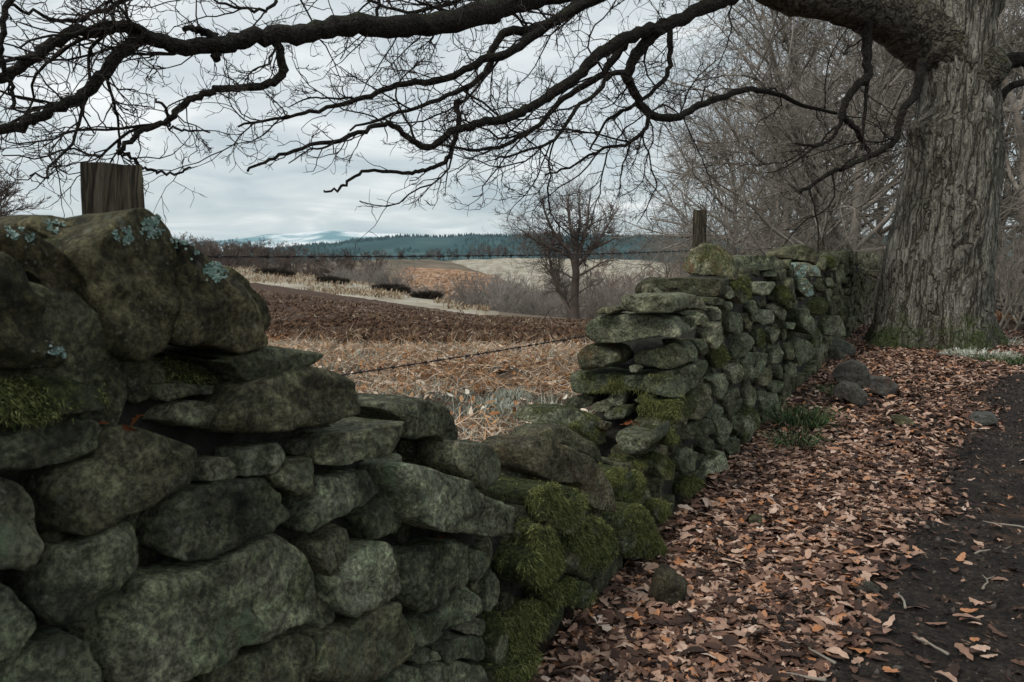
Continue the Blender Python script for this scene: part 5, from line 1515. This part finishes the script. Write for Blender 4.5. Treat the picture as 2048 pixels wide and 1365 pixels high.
# heather clumps and quarry rocks
def tuft_mesh(name, n, rad, h, wdt, mat, sd_, droop=0.4, up=1.0, seg=2):
    r_ = np.random.default_rng(sd_)
    qa = r_.random(n) * 6.283; rr_ = rad * np.sqrt(r_.random(n))
    base = np.stack([rr_ * np.cos(qa), rr_ * np.sin(qa), np.full(n, -0.01)], 1)
    d = norm(np.stack([np.cos(qa) * rr_ / rad * 0.8, np.sin(qa) * rr_ / rad * 0.8, np.full(n, up)], 1) + r_.normal(0, 0.3, (n, 3)))
    L = (h * r_.uniform(0.5, 1.2, n))[:, None]
    side = norm(np.cross(d, r_.normal(0, 1, (n, 3)))) * wdt * 0.5
    m1 = base + d * L * 0.5
    out = norm(d * np.array([1, 1, 0]) + 1e-6)
    tip = base + d * L + (out * 0.4 - np.array([0, 0, 1.0])) * L * droop
    V = np.stack([base - side, base + side, m1 + side * 0.8, m1 - side * 0.8, tip], 1).reshape(-1, 3)
    b5 = np.arange(n)[:, None] * 5
    T = np.concatenate([b5 + np.array([[0, 1, 2]]), b5 + np.array([[0, 2, 3]]), b5 + np.array([[3, 2, 4]])], 0)
    return mesh_np(name, V, T, mat)
hm = tuft_mesh('heather_clump', 900, 1.0, 0.75, 0.06, M['heather'], 3, 0.3, 0.9)
for k, (X, Y, d, sx_, lab) in enumerate([(540, 556, 92, 2.0, 'dark heather patch at the left end of the grass bank'), (572, 561, 92, 1.2, 'small dark heather patch left on the grass bank'), (655, 572, 90, 1.6, 'dark heather patch in the middle of the grass bank'), (683, 578, 90, 1.0, 'small dark heather patch right of the middle patch'), (775, 595, 85, 2.0, 'largest dark heather patch low on the grass bank'), (803, 603, 83, 1.3, 'dark heather patch trailing the largest one'), (853, 614, 76, 1.7, 'dark heather patch nearest the thicket on the bank')]):
    g = at(X, Y, d)
    o = link('heather_clump', hm, label=lab, category='heather', group='heather patches on the grass bank')
    o.location = (g[0], g[1], tz(g[0], g[1]))
    o.scale = (sx_ * 0.75, sx_ * 0.6, 1.15 + 0.2 * sx_)
    o.rotation_euler = (0, 0, k)
# rocks scattered on the quarry slope: loose rubble
def crumbs(P, size, sd_):
    r_ = np.random.default_rng(sd_)
    iv = np.array([(1, 0, 0), (-1, 0, 0), (0, 1, 0), (0, -1, 0), (0, 0, 1), (0, 0, -1)], float)
    fc = np.array([(0, 2, 4), (2, 1, 4), (1, 3, 4), (3, 0, 4), (2, 0, 5), (1, 2, 5), (3, 1, 5), (0, 3, 5)])
    n = len(P)
    V = P[:, None, :] + iv[None] * size[:, None, None] * r_.uniform(0.5, 1.3, (n, 6, 1)) + r_.normal(0, 0.25, (n, 6, 3)) * size[:, None, None]
    return V.reshape(-1, 3), (np.arange(n)[:, None, None] * 6 + fc[None]).reshape(-1, 3)
def rock_batch(P, size, sd_):
    r_ = np.random.default_rng(sd_)
    g = (1 + 5 ** 0.5) / 2
    iv = norm(np.array([(-1, g, 0), (1, g, 0), (-1, -g, 0), (1, -g, 0), (0, -1, g), (0, 1, g), (0, -1, -g), (0, 1, -g), (g, 0, -1), (g, 0, 1), (-g, 0, -1), (-g, 0, 1)], float))
    fc = np.array([(0, 11, 5), (0, 5, 1), (0, 1, 7), (0, 7, 10), (0, 10, 11), (1, 5, 9), (5, 11, 4), (11, 10, 2), (10, 7, 6), (7, 1, 8), (3, 9, 4), (3, 4, 2), (3, 2, 6), (3, 6, 8), (3, 8, 9), (4, 9, 5), (2, 4, 11), (6, 2, 10), (8, 6, 7), (9, 8, 1)])
    n = len(P)
    sc = size[:, None, None] * r_.uniform(0.55, 1.2, (n, 1, 3)) * r_.uniform(0.75, 1.2, (n, 12, 1))
    V = P[:, None, :] + iv[None] * sc
    T = (np.arange(n)[:, None, None] * 12 + fc[None]).reshape(-1, 3)
    return V.reshape(-1, 3), T
n = 500
X = rng.uniform(800, 985, n); d = rng.uniform(215, 320, n)
P = np.array([at(a, 560, b) for a, b in zip(X, d)]); P[:, 2] = terrain(P[:, 0], P[:, 1]) + 0.1
V, T = rock_batch(P, rng.uniform(0.2, 0.8, n) ** 1.0, 5)
M['qrock'] = flat_mat('quarry_rock', [(0.0, (0.22, 0.12, 0.06)), (0.6, (0.42, 0.28, 0.18)), (1.0, (0.62, 0.5, 0.4))], 1.0, island=True)
link('quarry_rubble', mesh_np('quarry_rubble', V, T, M['qrock']), kind='stuff', label='orange rocks strewn over the far quarry slope', category='rubble')

# clods and straw on the ploughed field
n = 11500
t = rng.random(n) ** 1.7
tx_ = rng.uniform(-0.62, 0.2, n)
d = 13.3 + t * 30
x_, y_ = tx_ * d, d
ok = d > 13.2 + np.clip((tx_ + 0.20) * -6.0, 0, 4)
x_, y_ = x_[ok], y_[ok]
P = np.stack([x_, y_, terrain(x_, y_) + 0.07 + rng.uniform(-0.03, 0.05, len(x_))], 1)
V, T = crumbs(P, rng.uniform(0.02, 0.085, len(P)), 6)
link('soil_clods', mesh_np('soil_clods', V, T, M['soilclod']), kind='stuff', label='brown soil clods across the ploughed field', category='soil')
def straws(P, L, wdt, mat, name, label, cat, pitch=0.15, sd_=0, bend=0.25, lift=0.0):
    r_ = np.random.default_rng(sd_)
    n = len(P)
    qa = r_.random(n) * 6.283
    el = r_.normal(pitch, 0.25, n)
    d = np.stack([np.cos(qa) * np.cos(el), np.sin(qa) * np.cos(el), np.sin(np.abs(el))], 1)
    L = np.asarray(L)[:, None]
    side = norm(np.cross(d, r_.normal(0, 1, (n, 3)) + np.array([0, 0, 1.0]))) * (np.asarray(wdt) * 0.5)[:, None]
    a_ = P + np.array([0, 0, lift]); m_ = a_ + d * L * 0.5 + r_.normal(0, 1, (n, 3)) * L * 0.05; e_ = m_ + norm(d + r_.normal(0, bend, (n, 3))) * L * 0.5
    e_[:, 2] = np.maximum(e_[:, 2], P[:, 2] + 0.004)
    up = np.array([0, 0, 1.0]) * (np.asarray(wdt) * 0.5)[:, None]
    V = np.stack([a_ - side, a_ + side, m_ + side + up, m_ - side + up, e_], 1).reshape(-1, 3)
    b5 = np.arange(n)[:, None] * 5
    T = np.concatenate([b5 + np.array([[0, 1, 2]]), b5 + np.array([[0, 2, 3]]), b5 + np.array([[3, 2, 4]])], 0)
    me = mesh_np(name, V, T, mat)
    return link(name, me, kind='stuff', label=label, category=cat)
n = 11500
t = rng.random(n) ** 1.5
tx_ = rng.uniform(-0.62, 0.2, n)
d = 13.0 + t * 34
ok = d > 13.2 + np.clip((tx_ + 0.20) * -6.0, 0, 4)
ok &= NZ(tx_ * d * 0.5, d * 0.35, 3) > -0.15
tx_, d = tx_[ok], d[ok]
P = np.stack([tx_ * d, d, terrain(tx_ * d, d) + 0.10 + rng.uniform(-0.03, 0.04, len(d))], 1)
straws(P, rng.uniform(0.06, 0.22, len(P)), rng.uniform(0.006, 0.012, len(P)) * np.clip(d / 18, 1, 1.5), M['straw'], 'stubble', 'pale straw stubble strewn over the ploughed soil', 'straw', 0.3, 8)

n = 7000
tx_ = rng.uniform(-0.42, -0.03, n)
ea, eb = np.interp(tx_, TX, E1), np.interp(tx_, TX, E2)
d = ea - 1.5 + (eb - ea + 6) * rng.random(n)
ok = NZ(tx_ * d * 0.25, d * 0.2 + 9, 3) > -0.1
tx_, d = tx_[ok], d[ok]
P = np.stack([tx_ * d, d, terrain(tx_ * d, d) + NZ(tx_ * d * 0.05, d * 0.05, 3) * np.clip((d - 60) / 200, 0, 1) * 1.2], 1)
straws(P, rng.uniform(0.25, 0.6, len(P)), rng.uniform(0.04, 0.10, len(P)), M['straw'], 'bank_grass', 'tufts of dry tan grass on the bank beyond the field', 'grass', 0.9, 18)

# ------------------------------------------------------------------ bracken and frosted grass strip behind the wall
def strip_points(n, sd_, tmin=-0.62, tmax=0.30, d0=2.6, d1=14.0):
    r_ = np.random.default_rng(sd_)
    tx_ = r_.uniform(tmin, tmax, n * 3)
    d = np.sqrt(r_.uniform(d0 * d0, d1 * d1, n * 3))
    x_ = tx_ * d
    ok = (wall_s(x_, d) < -0.8) & (d < 13.2 + np.clip((tx_ + 0.20) * -6.0, 0, 4))
    x_, d = x_[ok][:n], d[ok][:n]
    return np.stack([x_, d, terrain(x_, d) + NZ(x_ * 1.3, d * 1.3, 3) * 0.025 - 0.012], 1)
P = strip_points(24000, 31)
msk = NZ(P[:, 0] * 0.9, P[:, 1] * 0.9, 3)
Pb = P[(msk > -0.25)]
Pb[:, 2] += np.abs(rng.normal(0, 0.03, len(Pb)))
straws(Pb, rng.uniform(0.12, 0.45, len(Pb)), rng.uniform(0.003, 0.008, len(Pb)), M['bracken'], 'dead_bracken', 'flattened orange dead bracken between the wall and the field', 'bracken', 0.18, 9, 0.35, 0.01)
P = strip_points(30000, 33)
msk = NZ(P[:, 0] * 0.9 + 7, P[:, 1] * 0.9, 3) + np.clip((P[:, 1] - 11.5) * 0.4, -0.1, 0.5)
Pg = P[msk > -0.12]
straws(Pg, rng.uniform(0.06, 0.2, len(Pg)), rng.uniform(0.003, 0.006, len(Pg)), M['frost'], 'frosted_grass', 'pale frosted grass among the bracken behind the wall', 'grass', 0.9, 10, 0.4)
P = strip_points(170, 35, -0.25, 0.12, 6.5, 13)
straws(P, rng.uniform(0.25, 0.6, len(P)), rng.uniform(0.005, 0.008, len(P)), M['straw'], 'dry_stalks', 'upright pale dry stalks in the bracken strip', 'stalks', 1.15, 12, 0.15)

# ------------------------------------------------------------------ fallen oak leaves
def leaf_protos(k, lod):
    r_ = np.random.default_rng(900 + k)
    st = np.linspace(0, 1, 7 if lod == 0 else 4)
    if lod == 0:
        wd = np.array([0.015, 0.13, 0.105, 0.21, 0.155, 0.19, 0.06]) * r_.uniform(0.9, 1.25)
        wl, wr = wd * r_.uniform(0.85, 1.15, 7), np.roll(wd, 0) * r_.uniform(0.85, 1.15, 7)
    else:
        wl = np.array([0.03, 0.17, 0.21, 0.05]); wr = np.array([0.03, 0.15, 0.22, 0.06])
    curl = r_.uniform(-0.8, 2.0); arch = r_.uniform(-0.4, 0.5); tw = r_.uniform(-0.8, 0.8)
    zc = arch * (st - 0.5) ** 2 * -1.6 + arch * 0.3
    V = []
    for i, s_ in enumerate(st):
        for side, w_ in ((-1, wl[i]), (0, 0), (1, wr[i])):
            V.append((s_ - 0.5, side * w_, zc[i] + curl * w_ * w_ * 1.6 * abs(side) + tw * (s_ - 0.5) * side * w_ + r_.uniform(-0.02, 0.02)))
    Fc = []
    for i in range(len(st) - 1):
        a_ = i * 3
        Fc += [(a_, a_ + 1, a_ + 4), (a_, a_ + 4, a_ + 3), (a_ + 1, a_ + 2, a_ + 5), (a_ + 1, a_ + 5, a_ + 4)]
    return np.array(V), np.array(Fc)
def leaves(P, size, lod, sd_, tiltamp=0.35):
    r_ = np.random.default_rng(sd_)
    Vs, Ts, nv = [], [], 0
    K = 10
    which = r_.integers(0, K, len(P))
    for k in range(K):
        Lv, Lf = leaf_protos(k, lod)
        idx = np.where(which == k)[0]
        n = len(idx)
        if n == 0:
            continue
        qa = r_.random(n) * 6.283
        tl, tr = r_.normal(0, tiltamp, n), r_.normal(0, tiltamp, n)
        flip = np.where(r_.random(n) < 0.5, 1, -1)
        X_ = np.stack([np.cos(qa), np.sin(qa), np.zeros(n)], 1)
        Y_ = np.stack([-np.sin(qa), np.cos(qa), np.zeros(n)], 1)
        X_ = norm(X_ + np.stack([0 * tl, 0 * tl, tl], 1))
        Y_ = norm(Y_ + np.stack([0 * tl, 0 * tl, tr], 1))
        Z_ = np.cross(X_, Y_) * flip[:, None]
        s_ = size[idx][:, None, None]
        W = P[idx][:, None, :] + s_ * (Lv[None, :, :1] * X_[:, None] + Lv[None, :, 1:2] * Y_[:, None] + Lv[None, :, 2:] * Z_[:, None])
        Vs.append(W.reshape(-1, 3))
        Ts.append((np.arange(n)[:, None, None] * len(Lv) + Lf[None]).reshape(-1, 3) + nv)
        nv += n * len(Lv)
    return np.vstack(Vs), np.vstack(Ts)
def litter_points(n, u0, u1, smax, sd_):
    r_ = np.random.default_rng(sd_)
    u = r_.uniform(u0, u1, n * 6)
    s = r_.uniform(-0.02, smax, n * 6)
    e = path_edge(u) + NZ(u * 1.1, u * 0 + 3.3, 3) * 0.12
    x_ = W0[0] + WU[0] * u + WN[0] * s; y_ = W0[1] + WU[1] * u + WN[1] * s
    nzv = NZ(x_ * 1.1, y_ * 1.1, 3)
    dens = np.clip(0.75 - (s - e) / 0.32 + nzv * 0.9, 0.02, 1.0)
    dens = np.where(s > e + 3.2, 0.75, dens)
    dens *= np.clip(0.75 + 0.5 * nzv, 0.3, 1)
    ok = r_.random(n * 6) < dens
    # inside or near the picture only
    tx_ = x_ / np.maximum(y_, 0.3)
    ok &= (tx_ > -0.3) & (tx_ < 0.95) & (y_ > 0.6)
    x_, y_ = x_[ok][:n], y_[ok][:n]
    return np.stack([x_, y_, NZ(x_ * 1.3, y_ * 1.3, 3) * 0.025 + 0.005 + np.abs(r_.normal(0, 0.011, len(x_)))], 1)
P1 = litter_points(17500, -2.2, 4.2, 3.6, 41)
V1, T1 = leaves(P1, rng.uniform(0.03, 0.105, len(P1)), 0, 42, 0.2)
P2_ = litter_points(18500, 4.2, 16.0, 8.5, 43)
V2, T2 = leaves(P2_, rng.uniform(0.05, 0.12, len(P2_)), 1, 44, 0.2)
me = mesh_np('leaf_litter', np.vstack([V1, V2]), np.vstack([T1, T2 + len(V1)]), M['leaf'])
link('leaf_litter', me, kind='stuff', label='brown and orange fallen oak leaves covering the ground beside the path', category='leaves')
print('leaf tris', len(T1) + len(T2))
# leaves caught in the bracken strip and in the wall
P = strip_points(1500, 51, -0.3, 0.16, 4.5, 13)
P[:, 2] += np.abs(rng.normal(0, 0.03, len(P))) + 0.03
V, T = leaves(P, rng.uniform(0.06, 0.12, len(P)), 1, 52, 0.5)
link('bracken_leaves', mesh_np('bracken_leaves', V, T, M['bracken']), kind='stuff', label='orange leaves lying in the bracken strip behind the wall', category='leaves')
M['redleaf'] = flat_mat('red_leaf', [(0.0, (0.10, 0.03, 0.013)), (0.5, (0.25, 0.08, 0.028)), (1.0, (0.40, 0.17, 0.06))], 40.0, island=True)
def wall_leaves(lst):
    for k, (X, Y, off, nl, sp_) in enumerate(lst):
        org = W0 - WN * off
        c = hit(X, Y, org, WN)
        P = c + rng.normal(0, 1, (nl, 3)) * np.array([sp_, sp_, sp_ * 0.25])
        V, T = leaves(P, rng.uniform(0.018, 0.035, nl) * (1.0 + 0.22 * k), 0, 60 + k, 0.5)
        link('caught_leaves', mesh_np('caught_leaves', V, T, M['redleaf']), kind='stuff', label=['few red leaves caught under the near coping stones', 'red leaves lodged in the dark hole of the wall', 'orange leaves on the mossy stone in the gap', 'orange leaves caught on the broken wall end', 'leaves in the crevice below the top slab'][k], category='leaves')
wall_leaves([(250, 845, 0.06, 4, 0.04), (845, 1100, 0.09, 14, 0.04), (1268, 945, 0.14, 5, 0.03), (1262, 845, 0.27, 6, 0.03), (1362, 618, 0.12, 5, 0.05)])

# crumbs of mud and broken leaf on the path
n = 16000
u = rng.uniform(-1.5, 9, n); sv = path_edge(u) - 0.25 + rng.random(n) * 2.6
x_ = W0[0] + WU[0] * u + WN[0] * sv; y_ = W0[1] + WU[1] * u + WN[1] * sv
ok = (x_ / np.maximum(y_, 0.5) < 0.85) & (y_ > 1.2)
x_, y_ = x_[ok], y_[ok]
zp = NZ(x_ * 1.3, y_ * 1.3, 3) * 0.025 + 0.010 + 0.05 * NZ(x_ * 2.2, y_ * 2.2, 5, 0.66)
Pm = np.stack([x_, y_, zp], 1)
half = len(Pm) * 6 // 10
M['mudclod'] = flat_mat('mud_clod', [(0.0, (0.014, 0.011, 0.010)), (0.6, (0.045, 0.036, 0.031)), (1.0, (0.13, 0.105, 0.088))], 30.0, island=True)
V, T = crumbs(Pm[:half], 0.004 + 0.016 * rng.random(half) ** 3, 71)
link('mud_crumbs', mesh_np('mud_crumbs', V, T, M['mudclod']), kind='stuff', label='dark crumbs of mud and grit over the path', category='mud')
Pm[half:, 2] += 0.004
V, T = leaves(Pm[half:], rng.uniform(0.012, 0.045, len(Pm) - half), 1, 72, 0.3)
M['bit'] = flat_mat('leaf_bit', [(0.0, (0.018, 0.012, 0.010)), (0.5, (0.055, 0.034, 0.026)), (0.85, (0.13, 0.08, 0.058)), (1.0, (0.32, 0.22, 0.16))], 40.0, island=True)
link('leaf_fragments', mesh_np('leaf_fragments', V, T, M['bit']), kind='stuff', label='small dark leaf fragments trodden into the muddy path', category='leaves')

# sticks on the ground
def stick(X, Y, L, ang, lab, r=0.006):
    c = on_ground(X, Y, 0.025)
    k = 7
    p = np.zeros((k, 3))
    rs_ = np.random.default_rng(int(X))
    dirv = np.array([math.cos(ang), math.sin(ang), 0])
    p[:] = np.linspace(-0.5, 0.5, k)[:, None] * L * dirv
    p += rs_.normal(0, L * 0.02, (k, 3)) * np.array([1, 1, 0.3])
    V, Fq = tube(p, np.linspace(r, r * 0.5, k), 6, 0.1)
    V2, F2 = tube([p[4], p[4] + np.array([math.cos(ang + 0.7), math.sin(ang + 0.7), 0.15]) * L * 0.2], [r * 0.6, r * 0.3], 5)
    Fq = list(Fq) + [tuple(i + len(V) for i in f) for f in F2]
    o = link('fallen_twig', mesh_np('fallen_twig', np.vstack([V, V2]), Fq, M['paletwig'], True), label=lab, category='twig', group='twigs on the ground')
    o.location = tuple(c)
for a_ in [(1440, 1262, 0.32, 0.1, 'thin twig on the leaves at the bottom centre'), (1625, 1300, 0.22, 2.0, 'short twig at the near mud edge'), (1805, 1200, 0.16, 1.3, 'curved pale twig on the dark mud'), (1975, 1165, 0.2, 0.8, 'pale twig on the mud at the right edge'), (1985, 1100, 0.25, 0.3, 'long twig on the mud near the right edge'), (2010, 1050, 0.2, 2.6, 'slanting twig on the mud at the right'), (1280, 1185, 0.22, 2.3, 'orange twig near the mossy stones'), (1640, 970, 0.25, 1.2, 'twig in the middle of the leaf litter'), (1860, 1290, 0.15, 1.9, 'short light twig low on the mud'), (1560, 1345, 0.3, 2.8, 'twig across the leaves at the lower edge')]:
    stick(*a_)

# ------------------------------------------------------------------ grass clumps and plants
def grass(X, Y, n, rad, h, wdt, mat, lab, sd_, droop=0.5, cat='grass', name='grass_tuft', z=None):
    c = on_ground(X, Y)
    o = link(name, tuft_mesh(name, n, rad, h, wdt, mat, sd_, droop), label=lab, category=cat)
    o.location = (c[0], c[1], tz(c[0], c[1]))
    return o
grass(1600, 850, 260, 0.20, 0.36, 0.009, M['green'], 'dark green grass clump at the foot of the far wall', 1, 0.55)
grass(1585, 890, 120, 0.14, 0.26, 0.008, M['green'], 'small green grass clump nearer along the wall foot', 2, 0.6)
grass(1662, 790, 70, 0.10, 0.22, 0.008, M['green'], 'green grass sprouting beside the grouped fallen stones', 3, 0.5)
grass(1960, 715, 420, 0.45, 0.22, 0.012, M['frost'], 'pale frosted grass clump at the oak foot', 4, 0.5)
grass(2010, 725, 300, 0.40, 0.20, 0.012, M['green'], 'low green plants right of the oak foot', 5, 0.5)
grass(1990, 690, 160, 0.35, 0.28, 0.012, M['frost'], 'whitish dry plant stalks behind the grass at the oak foot', 6, 0.3)
grass(2010, 620, 260, 0.35, 0.55, 0.014, M['bracken'], 'orange dead bracken clump right of the oak', 7, 0.5, 'bracken', 'bracken_clump')
grass(2045, 612, 260, 0.45, 0.35, 0.014, M['green'], 'dark bramble clump at the right picture edge', 8, 0.5, 'bramble', 'bramble_clump')
grass(1910, 700, 90, 0.30, 0.16, 0.014, M['green'], 'small weeds between the oak roots', 9, 0.5, 'weeds', 'weed_clump')
grass(988, 815, 420, 0.17, 0.17, 0.005, M['frost'], 'round pale grass tussock in the bracken, nearer the gap', 10, 0.9)
grass(1026, 792, 420, 0.18, 0.17, 0.005, M['frost'], 'round pale grass tussock in the bracken, farther from the gap', 11, 0.9)
grass(975, 742, 200, 0.28, 0.10, 0.02, M['heather'], 'dark earthy mound in the orange bracken', 12, 0.9, 'mound', 'earth_mound')

# ------------------------------------------------------------------ fence posts and barbed wire
def fence_post(Xl, Xr, Ytop, t_off, lab, wedge=True):
    Xc = (Xl + Xr) / 2
    p = hit(Xc, Ytop, W0 - WN * t_off, WN)
    wd = (Xr - Xl) / F * p[1]
    h = p[2]
    base = np.array([p[0], p[1], tz(p[0], p[1]) - 0.3])
    ax = norm(np.array([p[1], -p[0], 0.0])); fw = np.array([-ax[1], ax[0], 0.0])
    V, Fq = [], []
    nzp = 26
    ring = []
    for (a_, b_) in ((-1, -1), (-0.3, -1.03), (0.35, -1.0), (1, -1), (1.03, 0), (1, 1), (0, 1.03), (-1, 1), (-1.02, 0)):
        ring.append((a_, b_))
    m_ = len(ring)
    rp_ = np.random.default_rng(int(Xl))
    jx = rp_.normal(0, 0.03, m_)
    for i in range(nzp):
        z_ = base[2] + (h - base[2]) * i / (nzp - 1)
        f = 1.0 if i < nzp - 1 else 0.97
        for k, (a_, b_) in enumerate(ring):
            chip = 0.0
            if a_ > 0.9 and z_ > h - 0.10 and wedge and b_ <= 0:
                chip = 0.0
            q = base + ax * (a_ * f * wd / 2 * (1 + jx[k] * 0.6) + rp_.normal(0, 0.0012)) + fw * (b_ * f * wd / 2 * 0.85 + rp_.normal(0, 0.0012))
            zz_ = z_ + (rp_.normal(0, 0.0012) if i == nzp - 1 else 0)
            V.append((q[0] - base[0], q[1] - base[1], zz_ - base[2]))
    for i in range(nzp - 1):
        for k in range(m_):
            k2 = (k + 1) % m_
            Fq.append((i * m_ + k, i * m_ + k2, (i + 1) * m_ + k2, (i + 1) * m_ + k))
    Fq.append(tuple(range((nzp - 1) * m_, nzp * m_)))
    Fq.append(tuple(reversed(range(m_))))
    o = link('fence_post', mesh_np('fence_post', V, Fq, M['post']), label=lab, category='fence post', group='wooden posts behind the wall')
    o.location = tuple(base)
    return base, wd, h
b1, w1, h1 = fence_post(169, 277, 332, 0.87, 'squared dark wooden fence post behind the near coping stones')
b2, w2, h2 = fence_post(1387, 1413, 421, 0.87, 'weathered wooden fence post above the rusty hump coping stone')
b3, w3, h3 = fence_post(1638, 1651, 476, 0.87, 'thin far wooden fence post close to the oak')
def wire(pa, pb, sag, lab, nb):
    t = thing('barbed_wire', lab, 'barbed wire', tuple(pa))
    n = 200
    q = np.linspace(0, 1, n)
    base = np.outer(1 - q, pa) + np.outer(q, pb)
    base[:, 2] -= sag * 4 * q * (1 - q)
    L = np.linalg.norm(pb - pa)
    d = norm(pb - pa); s1 = norm(np.cross(d, ZA)); s2 = np.cross(s1, d)
    Vs, Fs, nv = [], [], 0
    for ph in (0, math.pi):
        an = q * L / 0.05 * 2 + ph
        P = base + 0.0022 * (np.cos(an)[:, None] * s1 + np.sin(an)[:, None] * s2) - pa
        V, Fq = tube(P, np.full(n, 0.0019), 4)
        Vs.append(V); Fs += [tuple(i + nv for i in f) for f in Fq]; nv += len(V)
    link('strand', mesh_np('strand', np.vstack(Vs), Fs, M['wire'], True), t)
    rw = np.random.default_rng(int(nb * 7 + sag * 100))
    for k in range(nb):
        f = (k + 0.5 + rw.uniform(-0.2, 0.2)) / nb
        c = pa * (1 - f) + pb * f - pa; c[2] -= sag * 4 * f * (1 - f)
        V_, F_, m_ = [], [], 0
        # a short coil with four points
        hx = np.linspace(0, 4 * math.pi, 13)
        coil = c + np.outer(np.linspace(-0.009, 0.009, 13), d) + 0.0055 * (np.cos(hx)[:, None] * s1 + np.sin(hx)[:, None] * s2)
        tV, tF = tube(coil, np.full(13, 0.0015), 4)
        V_.append(tV); F_ += [tuple(i + m_ for i in ff) for ff in tF]; m_ += len(tV)
        for j in range(4):
            aa = rw.uniform(0, 6.28)
            e = (math.cos(aa) * s1 + math.sin(aa) * s2) + d * rw.normal(0, 0.5)
            o_ = c + d * rw.uniform(-0.008, 0.008)
            tV, tF = tube([o_, o_ + e * 0.012, o_ + e * 0.025], [0.0016, 0.0014, 0.0004], 4)
            V_.append(tV); F_ += [tuple(i + m_ for i in ff) for ff in tF]; m_ += len(tV)
        link('barb', mesh_np('barb', np.vstack(V_), F_, M['wire'], True), t)
pw = lambda X, Y: hit(X, Y, W0 - WN * 0.80, WN)
def between(ba, bb, za, zb):
    return np.array([ba[0], ba[1], za]) + WN * 0.07, np.array([bb[0], bb[1], zb]) + WN * 0.07
z_a = pw(455, 513)[2]; z_b = pw(1385, 499)[2]
pa, pb = between(b1, b2, z_a, z_b)
wire(pa, pb, 0.02, 'upper rusty barbed wire strand stretched across the gap', 58)
za2 = pw(715, 752)[2]; zb2 = pw(1158, 676)[2]
pa, pb = between(b1, b2, za2 + 0.05, zb2 - 0.04)
wire(pa, pb, 0.03, 'lower sagging barbed wire strand in front of the bracken', 56)
pa, pb = between(b2, b3, z_b, b3[2] + 0.3 + 1.52)
wire(pa, pb, 0.03, 'barbed wire strand behind the flat coping between the far posts', 40)

# ------------------------------------------------------------------ the air
hz = bpy.data.materials.new('haze')
hz.use_nodes = True
hz.node_tree.nodes.clear()
pv = hz.node_tree.nodes.new('ShaderNodeVolumePrincipled')
pv.inputs['Color'].default_value = (0.62, 0.80, 0.88, 1)
pv.inputs['Density'].default_value = 0.00006
ho = hz.node_tree.nodes.new('ShaderNodeOutputMaterial')
hz.node_tree.links.new(pv.outputs[0], ho.inputs['Volume'])
x0, x1, y0, y1, z0, z1 = -15500, 15500, -15500, 15500, -75, 240
Vb = [(x0, y0, z0), (x1, y0, z0), (x1, y1, z0), (x0, y1, z0), (x0, y0, z1), (x1, y0, z1), (x1, y1, z1), (x0, y1, z1)]
Fb = [(3, 2, 1, 0), (4, 5, 6, 7), (0, 1, 5, 4), (1, 2, 6, 5), (2, 3, 7, 6), (3, 0, 4, 7)]
link('haze', mesh_np('haze', np.array(Vb), Fb, hz), kind='stuff')
print('tris', sum(sum(len(p.vertices) - 2 for p in m.polygons) for m in bpy.data.meshes))
